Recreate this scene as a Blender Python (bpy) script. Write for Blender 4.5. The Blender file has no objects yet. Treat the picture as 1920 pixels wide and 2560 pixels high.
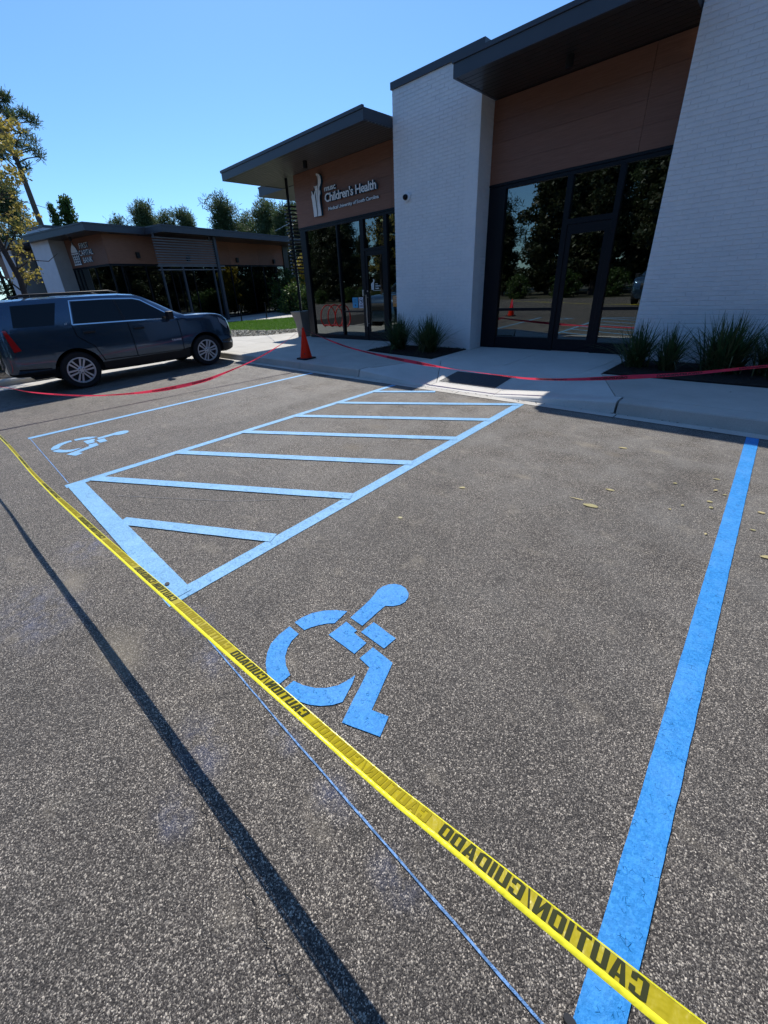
import bpy, bmesh, math, random
import numpy as np
from mathutils import Vector, Matrix
from mathutils.bvhtree import BVHTree
random.seed(7)
C = bpy.context.scene.collection
SC = bpy.context.scene

# ------------------------------------------------------------------ camera
cam_d = bpy.data.cameras.new('camera')
cam = bpy.data.objects.new('camera', cam_d)
C.objects.link(cam)
PITCH, ROLL, YAW = .437, .0657, -.7938
CAM_H = 1.658
fw = Vector((math.sin(YAW) * math.cos(PITCH), math.cos(YAW) * math.cos(PITCH), -math.sin(PITCH)))
rt = Vector((math.cos(YAW), -math.sin(YAW), 0))
dn = fw.cross(rt)
r2 = rt * math.cos(ROLL) + dn * math.sin(ROLL)
d2 = -rt * math.sin(ROLL) + dn * math.cos(ROLL)
cam.matrix_world = Matrix(((r2.x, -d2.x, -fw.x, 0), (r2.y, -d2.y, -fw.y, 0), (r2.z, -d2.z, -fw.z, CAM_H), (0, 0, 0, 1)))
cam_d.sensor_fit = 'VERTICAL'
cam_d.sensor_height = 36
cam_d.lens = 1002.47 / 2560 * 36
cam_d.shift_x = 51.6 / 2560
cam_d.shift_y = -98.34 / 2560
cam_d.clip_start = .05
cam_d.clip_end = 2000
SC.camera = cam
SC.render.resolution_x, SC.render.resolution_y = 768, 1024

# ------------------------------------------------------------------ light
SUN = Vector((.612, -.475, -1.0)).normalized()          # direction the light travels
elev = math.asin(-SUN.z)
azim = math.atan2(-SUN.x, -SUN.y)                        # from +Y towards +X
world = bpy.data.worlds.new('World')
SC.world = world
world.use_nodes = True
wn = world.node_tree.nodes
wl = world.node_tree.links
for n in list(wn):
    wn.remove(n)
sky = wn.new('ShaderNodeTexSky')
sky.sky_type = 'NISHITA'
sky.sun_disc = False
sky.sun_elevation = elev
sky.sun_rotation = azim
sky.altitude = 0
sky.air_density = 1.0
sky.dust_density = .25
sky.ozone_density = 3.0
bg = wn.new('ShaderNodeBackground')
bg.inputs['Strength'].default_value = .155
wo = wn.new('ShaderNodeOutputWorld')
tint = wn.new('ShaderNodeMix')
tint.data_type = 'RGBA'
tint.blend_type = 'MULTIPLY'
tint.inputs[0].default_value = 1
tint.inputs[7].default_value = (.58, .83, 1.05, 1)
wl.new(sky.outputs[0], tint.inputs[6])
wl.new(tint.outputs[2], bg.inputs[0])
wl.new(bg.outputs[0], wo.inputs[0])
sd = bpy.data.lights.new('sun', 'SUN')
sd.energy = 5.0
sd.angle = math.radians(.53)
sd.color = (1, .955, .88)
so = bpy.data.objects.new('sun', sd)
so.rotation_euler = SUN.to_track_quat('-Z', 'Y').to_euler()
so.location = (0, 0, 30)
C.objects.link(so)
SC.view_settings.view_transform = 'Standard'
SC.view_settings.look = 'None'
SC.view_settings.gamma = 1
SC.view_settings.exposure = .1
SC.view_settings.use_curve_mapping = False


# ------------------------------------------------------------------ materials
class NT:
    def __init__(s, name):
        s.m = bpy.data.materials.new(name)
        s.m.use_nodes = True
        s.t = s.m.node_tree
        s.b = s.t.nodes['Principled BSDF']
        s.out = s.t.nodes['Material Output']
        s._pos = None

    def n(s, kind, **kw):
        o = s.t.nodes.new(kind)
        for k, v in kw.items():
            setattr(o, k, v)
        return o

    def link(s, a, b):
        s.t.links.new(a, b)

    def set(s, node, **kw):
        for k, v in kw.items():
            i = node.inputs[k.replace('_', ' ')]
            if hasattr(v, 'links') or isinstance(v, bpy.types.NodeSocket):
                s.link(v, i)
            else:
                i.default_value = v
        return node

    @property
    def pos(s):
        if s._pos is None:
            s._pos = s.n('ShaderNodeNewGeometry').outputs['Position']
        return s._pos

    def mapping(s, scale, rot=(0, 0, 0), src=None):
        m = s.n('ShaderNodeMapping')
        s.link(src or s.pos, m.inputs[0])
        m.inputs['Scale'].default_value = scale
        m.inputs['Rotation'].default_value = rot
        return m.outputs[0]

    def noise(s, scale, detail=3, rough=.5, vec=None, dist=0):
        o = s.n('ShaderNodeTexNoise')
        s.link(vec or s.pos, o.inputs['Vector'])
        o.inputs['Scale'].default_value = scale
        o.inputs['Detail'].default_value = detail
        o.inputs['Roughness'].default_value = rough
        o.inputs['Distortion'].default_value = dist
        return o.outputs['Fac']

    def voro(s, scale, feature='F1', vec=None, rnd=1):
        o = s.n('ShaderNodeTexVoronoi', feature=feature)
        s.link(vec or s.pos, o.inputs['Vector'])
        o.inputs['Scale'].default_value = scale
        o.inputs['Randomness'].default_value = rnd
        return o

    def ramp(s, fac, stops, interp='LINEAR'):
        o = s.n('ShaderNodeValToRGB')
        cr = o.color_ramp
        cr.interpolation = interp
        while len(cr.elements) < len(stops):
            cr.elements.new(.5)
        for e, (p, c) in zip(cr.elements, stops):
            e.position = p
            e.color = (*c, 1) if len(c) == 3 else c
        s.link(fac, o.inputs[0])
        return o.outputs[0]

    def mix(s, fac, a, b, mode='MIX'):
        o = s.n('ShaderNodeMix', data_type='RGBA', blend_type=mode)
        for i, v in ((0, fac), (6, a), (7, b)):
            if isinstance(v, (int, float)):
                o.inputs[i].default_value = v
            elif isinstance(v, tuple):
                o.inputs[i].default_value = (*v, 1)
            else:
                s.link(v, o.inputs[i])
        return o.outputs[2]

    def math(s, op, a, b=0.):
        o = s.n('ShaderNodeMath', operation=op)
        for i, v in ((0, a), (1, b)):
            if isinstance(v, (int, float)):
                o.inputs[i].default_value = v
            else:
                s.link(v, o.inputs[i])
        return o.outputs[0]

    def bump(s, h, strength=.5, dist=.01, chain=None):
        o = s.n('ShaderNodeBump')
        o.inputs['Strength'].default_value = strength
        o.inputs['Distance'].default_value = dist
        s.link(h, o.inputs['Height'])
        if chain:
            s.link(chain, o.inputs['Normal'])
        s.link(o.outputs[0], s.b.inputs['Normal'])
        return o.outputs[0]

    def base(s, c, rough=.7, metal=0, spec=.5):
        if isinstance(c, tuple):
            s.b.inputs['Base Color'].default_value = (*c, 1)
        else:
            s.link(c, s.b.inputs['Base Color'])
        if isinstance(rough, (int, float)):
            s.b.inputs['Roughness'].default_value = rough
        else:
            s.link(rough, s.b.inputs['Roughness'])
        s.b.inputs['Metallic'].default_value = metal
        s.b.inputs['Specular IOR Level'].default_value = spec
        return s.m


def simple(name, col, rough=.6, metal=0, spec=.5, var=.12, vs=3., bump=0, bs=60, coat=0):
    t = NT(name)
    f = t.noise(vs, 5, .6)
    a = tuple(x * (1 - var) for x in col)
    b = tuple(min(1, x * (1 + var)) for x in col)
    c = t.ramp(f, [(.3, a), (.7, b)])
    t.base(c, rough, metal, spec)
    if bump:
        t.bump(t.noise(bs, 4), .5, bump)
    if coat:
        t.b.inputs['Coat Weight'].default_value = coat
        t.b.inputs['Coat Roughness'].default_value = .04
    return t.m


def seg_mask(t, pts, wdt, soft):
    """soft mask round a few blobs (x, y, radius) on the ground: stains and overspray"""
    out = None
    for (x, y, r) in pts:
        v = t.n('ShaderNodeVectorMath', operation='DISTANCE')
        f = t.n('ShaderNodeVectorMath', operation='MULTIPLY')
        t.link(t.pos, f.inputs[0])
        f.inputs[1].default_value = (1, wdt, 0)
        t.link(f.outputs[0], v.inputs[0])
        v.inputs[1].default_value = (x, y * wdt, 0)
        k = t.n('ShaderNodeMapRange', interpolation_type='SMOOTHSTEP')
        t.link(v.outputs['Value'], k.inputs[0])
        k.inputs[1].default_value = r
        k.inputs[2].default_value = r * soft
        k.inputs[3].default_value = 0
        k.inputs[4].default_value = 1
        out = k.outputs[0] if out is None else t.math('MAXIMUM', out, k.outputs[0])
    return out


def mat_asphalt():
    t = NT('asphalt')
    warp = t.n('ShaderNodeVectorMath', operation='ADD')
    nz = t.n('ShaderNodeTexNoise')
    t.link(t.pos, nz.inputs['Vector'])
    nz.inputs['Scale'].default_value = 120
    sc = t.n('ShaderNodeVectorMath', operation='SCALE')
    t.link(nz.outputs['Color'], sc.inputs[0])
    sc.inputs['Scale'].default_value = .006
    t.link(t.pos, warp.inputs[0])
    t.link(sc.outputs[0], warp.inputs[1])
    V = warp.outputs[0]
    v1 = t.voro(185, vec=V)
    v2 = t.voro(400, vec=V)
    s1 = t.n('ShaderNodeSeparateColor')
    t.link(v1.outputs['Color'], s1.inputs[0])
    s2 = t.n('ShaderNodeSeparateColor')
    t.link(v2.outputs['Color'], s2.inputs[0])
    c1 = t.ramp(s1.outputs[0], [(0, (.013, .0115, .0105)), (.46, (.030, .026, .0235)), (.68, (.078, .069, .060)), (.85, (.20, .183, .155)), (1, (.68, .62, .52))])
    c2 = t.ramp(s2.outputs[1], [(0, (.016, .014, .0128)), (.48, (.048, .042, .038)), (.80, (.140, .126, .110)), (1, (.55, .50, .43))])
    # stones are smaller than their cells: dark binder between them
    core = t.ramp(v1.outputs['Distance'], [(.38, (1, 1, 1)), (.60, (0, 0, 0))])
    c = t.mix(t.math('MULTIPLY', core, .72), c2, c1)
    big = t.noise(.75, 6, .62)
    c = t.mix(1., c, t.ramp(big, [(.28, (.84, .81, .78)), (.5, (1.07, 1.04, 1.01)), (.75, (1.32, 1.28, 1.22))]), 'MULTIPLY')
    mid = t.noise(5.5, 4, .65)
    c = t.mix(1., c, t.ramp(mid, [(.3, (.88, .88, .88)), (.7, (1.12, 1.11, 1.1))]), 'MULTIPLY')
    # paler towards the kerb: some dust, and far sheen painted into the colour
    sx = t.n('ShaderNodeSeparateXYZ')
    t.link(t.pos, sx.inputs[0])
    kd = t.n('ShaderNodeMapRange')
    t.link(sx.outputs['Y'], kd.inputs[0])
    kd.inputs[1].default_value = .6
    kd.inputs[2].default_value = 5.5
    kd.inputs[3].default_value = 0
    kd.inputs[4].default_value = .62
    dust_sheen = t.math('MULTIPLY', kd.outputs[0], t.ramp(t.noise(2.1, 5, .65), [(.35, (0, 0, 0)), (.7, (1, 1, 1))]))
    c = t.mix(dust_sheen, c, (.275, .262, .238))
    pale = t.ramp(t.noise(3.3, 5, .55, vec=t.mapping((1, 1.5, 1))), [(.60, (0, 0, 0)), (.70, (1, 1, 1))])
    c = t.mix(t.math('MULTIPLY', pale, t.math('MULTIPLY', t.noise(38, 3), .42)), c, (.36, .31, .235))
    scf = seg_mask(t, [(-1.61, 2.78, .09), (-1.72, 2.06, .07), (-.68, 3.13, .07), (-1.3, 3.3, .12), (-1.1, 4.4, .2), (-2.9, 5.2, .5), (-.5, 4.6, .15)], 1.8, .1)
    c = t.mix(t.math('MULTIPLY', scf, t.math('MULTIPLY', mid, .7)), c, (.34, .29, .21))
    drip = t.ramp(t.noise(7.5, 3, .5), [(.70, (0, 0, 0)), (.76, (1, 1, 1))])
    c = t.mix(t.math('MULTIPLY', drip, .42), c, (.035, .031, .028))
    trk = t.n('ShaderNodeMapRange', interpolation_type='SMOOTHSTEP')
    t.link(t.math('ABSOLUTE', t.math('SUBTRACT', t.math('PINGPONG', t.math('ADD', sx.outputs['X'], 1.05), 2.42), .80)), trk.inputs[0])
    trk.inputs[1].default_value = .05
    trk.inputs[2].default_value = .28
    trk.inputs[3].default_value = .16
    trk.inputs[4].default_value = 0
    c = t.mix(t.math('MULTIPLY', trk.outputs[0], t.ramp(t.noise(1.7, 4), [(.35, (0, 0, 0)), (.6, (1, 1, 1))])), c, (.045, .041, .038))
    st = seg_mask(t, [(-2.35, -.02, .0), (-1.75, .1, 0), (-1.9, .02, .02)], 1.6, .22)
    st2 = t.n('ShaderNodeMapRange')
    yel = seg_mask(t, [(-2.05, .13, .30), (-2.9, .1, .25)], 2.0, .1)
    c = t.mix(t.math('MULTIPLY', yel, t.math('MULTIPLY', mid, .75)), c, (.30, .255, .18))
    brn = seg_mask(t, [(-.83, 4.28, .13), (-3.1, 2.9, .22), (-3.35, 3.6, .2)], 1.4, .1)
    c = t.mix(t.math('MULTIPLY', brn, .45), c, (.17, .14, .10))
    # blue overspray from the paint can
    ov = seg_mask(t, [(-1.24, .20, .22), (-1.10, .02, .14), (-2.75, -.10, .5), (-1.62, .44, .2), (-.72, .44, .14), (-.40, .43, .14), (-1.02, .45, .12), (-1.95, .50, .2), (-3.3, .3, .4)], 1.5, .05)
    c = t.mix(t.math('MULTIPLY', ov, t.math('MULTIPLY', t.ramp(t.noise(9, 4, .7), [(.4, (.0, .0, .0)), (.7, (.75, .75, .75))]), .24)), c, (.14, .22, .50))
    oil = seg_mask(t, [(-.578, .42, .05), (-.8, 1.9, .05)], 1.1, .1)
    c = t.mix(t.math('MULTIPLY', oil, .55), c, (.02, .018, .016))
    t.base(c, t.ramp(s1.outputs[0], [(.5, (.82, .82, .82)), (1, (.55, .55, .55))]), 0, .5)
    h = t.math('ADD', t.math('MULTIPLY', v1.outputs['Distance'], -1.), t.math('MULTIPLY', v2.outputs['Distance'], -.5))
    t.bump(h, .8, .0042)
    return t.m


def mat_paint(name, col, thin=.0):
    t = NT(name)
    v = t.voro(118)
    f = t.noise(60, 4, .7)
    s1 = t.n('ShaderNodeSeparateColor')
    t.link(v.outputs['Color'], s1.inputs[0])
    c = t.mix(t.ramp(s1.outputs[0], [(.2, (0, 0, 0)), (1, (1, 1, 1))]), tuple(x * .86 for x in col), tuple(min(1, x * 1.12 + .02) for x in col))
    c = t.mix(t.ramp(t.noise(4.5, 5, .65), [(.45, (0, 0, 0)), (.72, (.42, .42, .42))]), c, tuple(min(1, x * 1.15 + .10) for x in col))
    # pin holes and small drying cracks where the stones show dark
    e = t.voro(62, 'DISTANCE_TO_EDGE')
    crk = t.math('MULTIPLY', t.ramp(e.outputs['Distance'], [(.0, (1, 1, 1)), (.05, (0, 0, 0))]), t.ramp(t.noise(30, 4), [(.58, (0, 0, 0)), (.64, (1, 1, 1))]))
    hole = t.ramp(f, [(.66 - thin, (0, 0, 0)), (.74 - thin, (1, 1, 1))])
    dark = t.math('MAXIMUM', crk, t.math('MULTIPLY', hole, .8))
    c = t.mix(t.math('MULTIPLY', dark, .55), c, tuple(x * .28 for x in col))
    t.base(c, .6, 0, .35)
    h = t.math('SUBTRACT', t.math('MULTIPLY', t.noise(150, 4, .7), 1.1), dark)
    t.bump(h, .7, .0035)
    return t.m


def mat_concrete(name, a, b, bump=.0015):
    t = NT(name)
    f = t.noise(1.6, 6, .65)
    g = t.noise(140, 3, .6)
    c = t.ramp(f, [(.3, a), (.7, b)])
    c = t.mix(1., c, t.ramp(g, [(.3, (.86, .86, .86)), (.7, (1.1, 1.1, 1.1))]), 'MULTIPLY')
    spots = t.ramp(t.noise(11, 5, .7), [(.62, (0, 0, 0)), (.72, (1, 1, 1))])
    c = t.mix(t.math('MULTIPLY', spots, .25), c, tuple(x * .55 for x in a))
    drt = t.ramp(t.noise(.9, 5, .7, vec=t.mapping((1, 1.6, 1))), [(.40, (0, 0, 0)), (.72, (1, 1, 1))])
    c = t.mix(t.math('MULTIPLY', drt, .30), c, tuple(x * .62 for x in a))
    t.base(c, .86)
    t.bump(t.math('ADD', t.noise(220, 3), t.math('MULTIPLY', t.noise(12, 4), 2)), .5, bump)
    return t.m


def mat_brickpaint():
    t = NT('white_painted_brick')
    f = t.noise(3.2, 6, .7)
    c = t.ramp(f, [(.25, (.78, .78, .78)), (.7, (.87, .87, .86))])
    pk = t.ramp(t.noise(17, 4, .6, vec=t.mapping((1, 1, 2.6))), [(.66, (0, 0, 0)), (.76, (1, 1, 1))])
    c = t.mix(t.math('MULTIPLY', pk, .30), c, (.42, .43, .45))
    t.base(c, .75)
    t.bump(t.math('ADD', t.noise(26, 6, .7), t.math('MULTIPLY', t.noise(150, 3), .35)), .75, .008)
    return t.m


def mat_wood():
    t = NT('brown_wood_grain_panel')
    v = t.mapping((1.2, 1.2, 26))
    f = t.noise(2.2, 8, .7, vec=v, dist=.3)
    c = t.ramp(f, [(.3, (.185, .082, .050)), (.55, (.235, .110, .070)), (.75, (.285, .142, .095))])
    oi = t.n('ShaderNodeObjectInfo')
    c = t.mix(1., c, t.ramp(oi.outputs['Random'], [(0, (.9, .9, .9)), (1, (1.1, 1.08, 1.05))]), 'MULTIPLY')
    t.base(c, .5, 0, .4)
    t.bump(f, .2, .001)
    return t.m


def mat_glass(name, tint, refl=.19):
    t = NT(name)
    t.t.nodes.remove(t.b)
    fr = t.n('ShaderNodeFresnel')
    fr.inputs['IOR'].default_value = 1.5
    fac = t.math('MINIMUM', t.math('ADD', fr.outputs[0], refl), 1.)
    g = t.n('ShaderNodeBsdfGlossy')
    g.inputs['Color'].default_value = (.86, .95, .95, 1)
    g.inputs['Roughness'].default_value = .004
    tr = t.n('ShaderNodeBsdfTransparent')
    tr.inputs['Color'].default_value = (*tint, 1)
    mx = t.n('ShaderNodeMixShader')
    t.link(fac, mx.inputs[0])
    t.link(tr.outputs[0], mx.inputs[1])
    t.link(g.outputs[0], mx.inputs[2])
    t.link(mx.outputs[0], t.out.inputs[0])
    w = t.n('ShaderNodeBump')
    w.inputs['Strength'].default_value = .05
    w.inputs['Distance'].default_value = .02
    t.link(t.noise(.8, 1), w.inputs['Height'])
    t.link(w.outputs[0], g.inputs['Normal'])
    return t.m


def mat_leaf(name, cols, trans=.35, rough=.5):
    t = NT(name)
    g = t.n('ShaderNodeNewGeometry')
    r = g.outputs['Random Per Island']
    n = len(cols)
    c = t.ramp(r, [(i / max(1, n - 1), cc) for i, cc in enumerate(cols)])
    oi = t.n('ShaderNodeObjectInfo')
    c = t.mix(1., c, t.ramp(oi.outputs['Random'], [(0, (.82, .86, .8)), (1, (1.15, 1.12, 1.05))]), 'MULTIPLY')
    t.base(c, rough, 0, .35)
    tl = t.n('ShaderNodeBsdfTranslucent')
    t.link(c, tl.inputs['Color'])
    mx = t.n('ShaderNodeMixShader')
    mx.inputs[0].default_value = trans
    t.link(t.b.outputs[0], mx.inputs[1])
    t.link(tl.outputs[0], mx.inputs[2])
    t.link(mx.outputs[0], t.out.inputs[0])
    return t.m


def mat_bark(name, a, b):
    t = NT(name)
    f = t.noise(7, 6, .7, vec=t.mapping((6, 6, 1.2)))
    t.base(t.ramp(f, [(.3, a), (.7, b)]), .9)
    t.bump(f, .8, .02)
    return t.m


def mat_tape(name, col, alpha, trans):
    t = NT(name)
    t.base(col, .30, 0, .30)
    tl = t.n('ShaderNodeBsdfTranslucent')
    tl.inputs['Color'].default_value = (*col, 1)
    m1 = t.n('ShaderNodeMixShader')
    m1.inputs[0].default_value = trans
    t.link(t.b.outputs[0], m1.inputs[1])
    t.link(tl.outputs[0], m1.inputs[2])
    tp = t.n('ShaderNodeBsdfTransparent')
    tp.inputs['Color'].default_value = (*[min(1, x * .9 + .1) for x in col], 1)
    m2 = t.n('ShaderNodeMixShader')
    m2.inputs[0].default_value = alpha
    t.link(tp.outputs[0], m2.inputs[1])
    t.link(m1.outputs[0], m2.inputs[2])
    t.link(m2.outputs[0], t.out.inputs[0])
    t.bump(t.math('ADD', t.noise(13, 3, .6, dist=.6), t.math('MULTIPLY', t.noise(55, 2), .3)), .55, .010)
    return t.m


def mat_cone():
    t = NT('orange_cone_plastic')
    t.base((.95, .038, .006), .4, 0, .4)
    tl = t.n('ShaderNodeBsdfTranslucent')
    tl.inputs['Color'].default_value = (1.0, .045, .006, 1)
    mx = t.n('ShaderNodeMixShader')
    mx.inputs[0].default_value = .35
    t.link(t.b.outputs[0], mx.inputs[1])
    t.link(tl.outputs[0], mx.inputs[2])
    t.link(mx.outputs[0], t.out.inputs[0])
    return t.m


def emit(name, col, st):
    t = NT(name)
    t.base((0, 0, 0), .5)
    t.b.inputs['Emission Color'].default_value = (*col, 1)
    t.b.inputs['Emission Strength'].default_value = st
    return t.m


M = dict(
    asphalt=mat_asphalt(),
    paint=mat_paint('blue_road_paint', (.014, .235, .61)),
    paint_pale=mat_paint('pale_blue_road_paint', (.17, .385, .62), .05),
    chalk=mat_paint('thin_blue_chalk', (.14, .30, .58), .16),
    oldpaint=simple('worn_grey_paint', (.17, .17, .17), .9),
    concrete=mat_concrete('old_concrete', (.44, .415, .365), (.54, .515, .46)),
    concrete_new=mat_concrete('new_concrete', (.58, .56, .51), (.66, .64, .59)),
    gutter=mat_concrete('gutter_concrete', (.46, .435, .385), (.58, .555, .50)),
    joint=simple('dark_joint', (.05, .048, .045), .9),
    mat_dark=simple('dark_tactile_mat', (.055, .06, .068), .6),
    brick=mat_brickpaint(), wood=mat_wood(),
    metal=simple('charcoal_fascia_metal', (.048, .056, .070), .42, .0, .5, .06),
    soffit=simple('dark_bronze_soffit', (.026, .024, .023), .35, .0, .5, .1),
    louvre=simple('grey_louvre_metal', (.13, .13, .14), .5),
    plank_light=simple('pale_plank_edge_light', (.24, .235, .22), .5),  # pale tone imitating light caught on the soffit plank edges
    frame=simple('black_anodised_frame', (.006, .008, .012), .4, 0, .25, .05),
    black=simple('black_plastic', (.012, .012, .013), .4),
    glass=mat_glass('dark_reflective_glass', (.20, .23, .22), .155),
    carglass=None,
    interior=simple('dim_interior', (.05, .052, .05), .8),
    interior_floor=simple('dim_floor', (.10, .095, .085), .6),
    lamp=emit('fluorescent_tube', (1, .82, .55), 7.),
    sign_white=simple('white_sign_face', (.82, .84, .84), .4, var=.03),
    sign_teal=simple('teal_letter_return', (.0, .085, .15), .4, var=.05),
    mulch=simple('dark_mulch', (.020, .015, .012), .95, var=.5, vs=30, bump=.02, bs=45),
    mulch_chip=mat_leaf('mulch_chips', [(.012, .009, .007), (.035, .024, .017), (.065, .045, .03)], 0, .9),
    soil=simple('soil', (.10, .08, .055), .95, var=.3),
    turf=simple('lawn_soil', (.05, .105, .016), .95, var=.25, vs=8),
    grass=mat_leaf('lawn_grass', [(.055, .14, .012), (.085, .20, .020), (.12, .23, .035)], .45),
    gravel=mat_leaf('pale_pebbles', [(.30, .27, .23), (.48, .44, .39), (.60, .57, .52), (.20, .17, .15)], 0, .8),
    gravel_base=simple('gravel_bed', (.22, .20, .17), .95, var=.3, vs=20),
    blade=mat_leaf('strap_leaf', [(.030, .065, .026), (.050, .105, .038), (.085, .14, .05), (.15, .14, .06), (.045, .08, .035)], .35, .4),
    ornamental=mat_leaf('ornamental_grass', [(.06, .10, .02), (.10, .14, .03), (.18, .17, .06)], .35),
    pine=mat_leaf('pine_needles', [(.030, .055, .024), (.060, .095, .036), (.10, .135, .055), (.14, .165, .08)], .35, .6),
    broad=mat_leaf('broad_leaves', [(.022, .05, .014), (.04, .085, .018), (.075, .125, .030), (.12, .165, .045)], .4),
    autumn=mat_leaf('autumn_leaves', [(.17, .165, .045), (.32, .27, .06), (.46, .37, .09), (.22, .17, .07)], .5),
    autumn2=mat_leaf('golden_leaves', [(.30, .22, .03), (.45, .33, .04), (.22, .22, .04)], .4),
    bark=mat_bark('grey_brown_bark', (.06, .045, .035), (.16, .125, .10)),
    bark_dark=mat_bark('dark_bark', (.030, .024, .020), (.085, .065, .055)),
    cone=mat_cone(),
    broad_dark=mat_leaf('dimmed_tree_leaves', [(.020, .032, .014), (.035, .050, .020), (.055, .066, .028), (.07, .062, .030)], .3),  # leaf colours darkened so sunlit trees look dim in the glass
    tape_y=mat_tape('yellow_tape_film', (.42, .34, .010), .985, .10),
    tape_y2=mat_tape('yellow_tape_fold', (1.0, .90, .04), .99, .15),
    tape_r=mat_tape('red_tape_film', (.92, .06, .13), .92, .40),
    ink=simple('dark_print', (.030, .034, .010), .6, spec=.12, var=.02),
    ink_faint=simple('faint_print_through', (.27, .215, .006), .6, spec=.12, var=.02),
    ink_red=simple('dark_print_on_red', (.05, .004, .006), .5, var=.02),
    suv_paint=simple('dark_blue_grey_car_paint', (.050, .092, .145), .17, .6, .5, .04, coat=1.),
    chrome=simple('chrome_trim', (.75, .76, .78), .15, 1., var=.02),
    alloy=simple('silver_alloy', (.68, .69, .71), .42, .55, var=.04),
    rubber=simple('tyre_rubber', (.012, .012, .013), .8),
    trim=simple('black_car_trim', (.010, .010, .011), .55),
    well=simple('wheel_well', (.004, .004, .004), .9),
    tail=simple('red_tail_lamp', (.45, .012, .015), .15, coat=1.),
    lens=simple('clear_lamp_lens', (.35, .36, .38), .1, coat=1.),
    red_steel=simple('red_powder_coat', (.62, .02, .02), .35),
    sheet_blue=simple('blue_paper_notice', (.03, .33, .58), .6, var=.03),
    sheet_white=simple('white_paper_notice', (.66, .66, .74), .6, var=.03),
    sheet_orange=simple('orange_paper_notice', (.62, .24, .04), .6, var=.05),
    steel=simple('brushed_steel', (.55, .56, .56), .3, .9, var=.05),
    beige=mat_concrete('beige_cast_stone', (.20, .18, .155), (.26, .24, .21)),
    bankwall=simple('white_painted_brick_far', (.72, .73, .75), .8, var=.05, bump=.004, bs=40),
    bankside=simple('tan_grey_brick_far', (.34, .33, .31), .85, var=.08, bump=.004, bs=40),
    leaf_dry=mat_leaf('dry_leaf', [(.45, .38, .18), (.55, .47, .25), (.38, .30, .16)], .2),
    crack=simple('crack_shadow', (.012, .011, .010), .95),
    earth=simple('woodland_floor', (.06, .055, .03), .95, var=.35, vs=.5),
)


def mat_carglass():
    t = NT('black_privacy_glass')
    t.base((.003, .004, .006), .03, 0, .35)
    return t.m


M['carglass'] = mat_carglass()


# ------------------------------------------------------------------ geometry helpers
def root_mw(o):
    while o.parent:
        o = o.parent
    return Matrix.Translation(o.location) @ o.rotation_euler.to_matrix().to_4x4()


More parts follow.
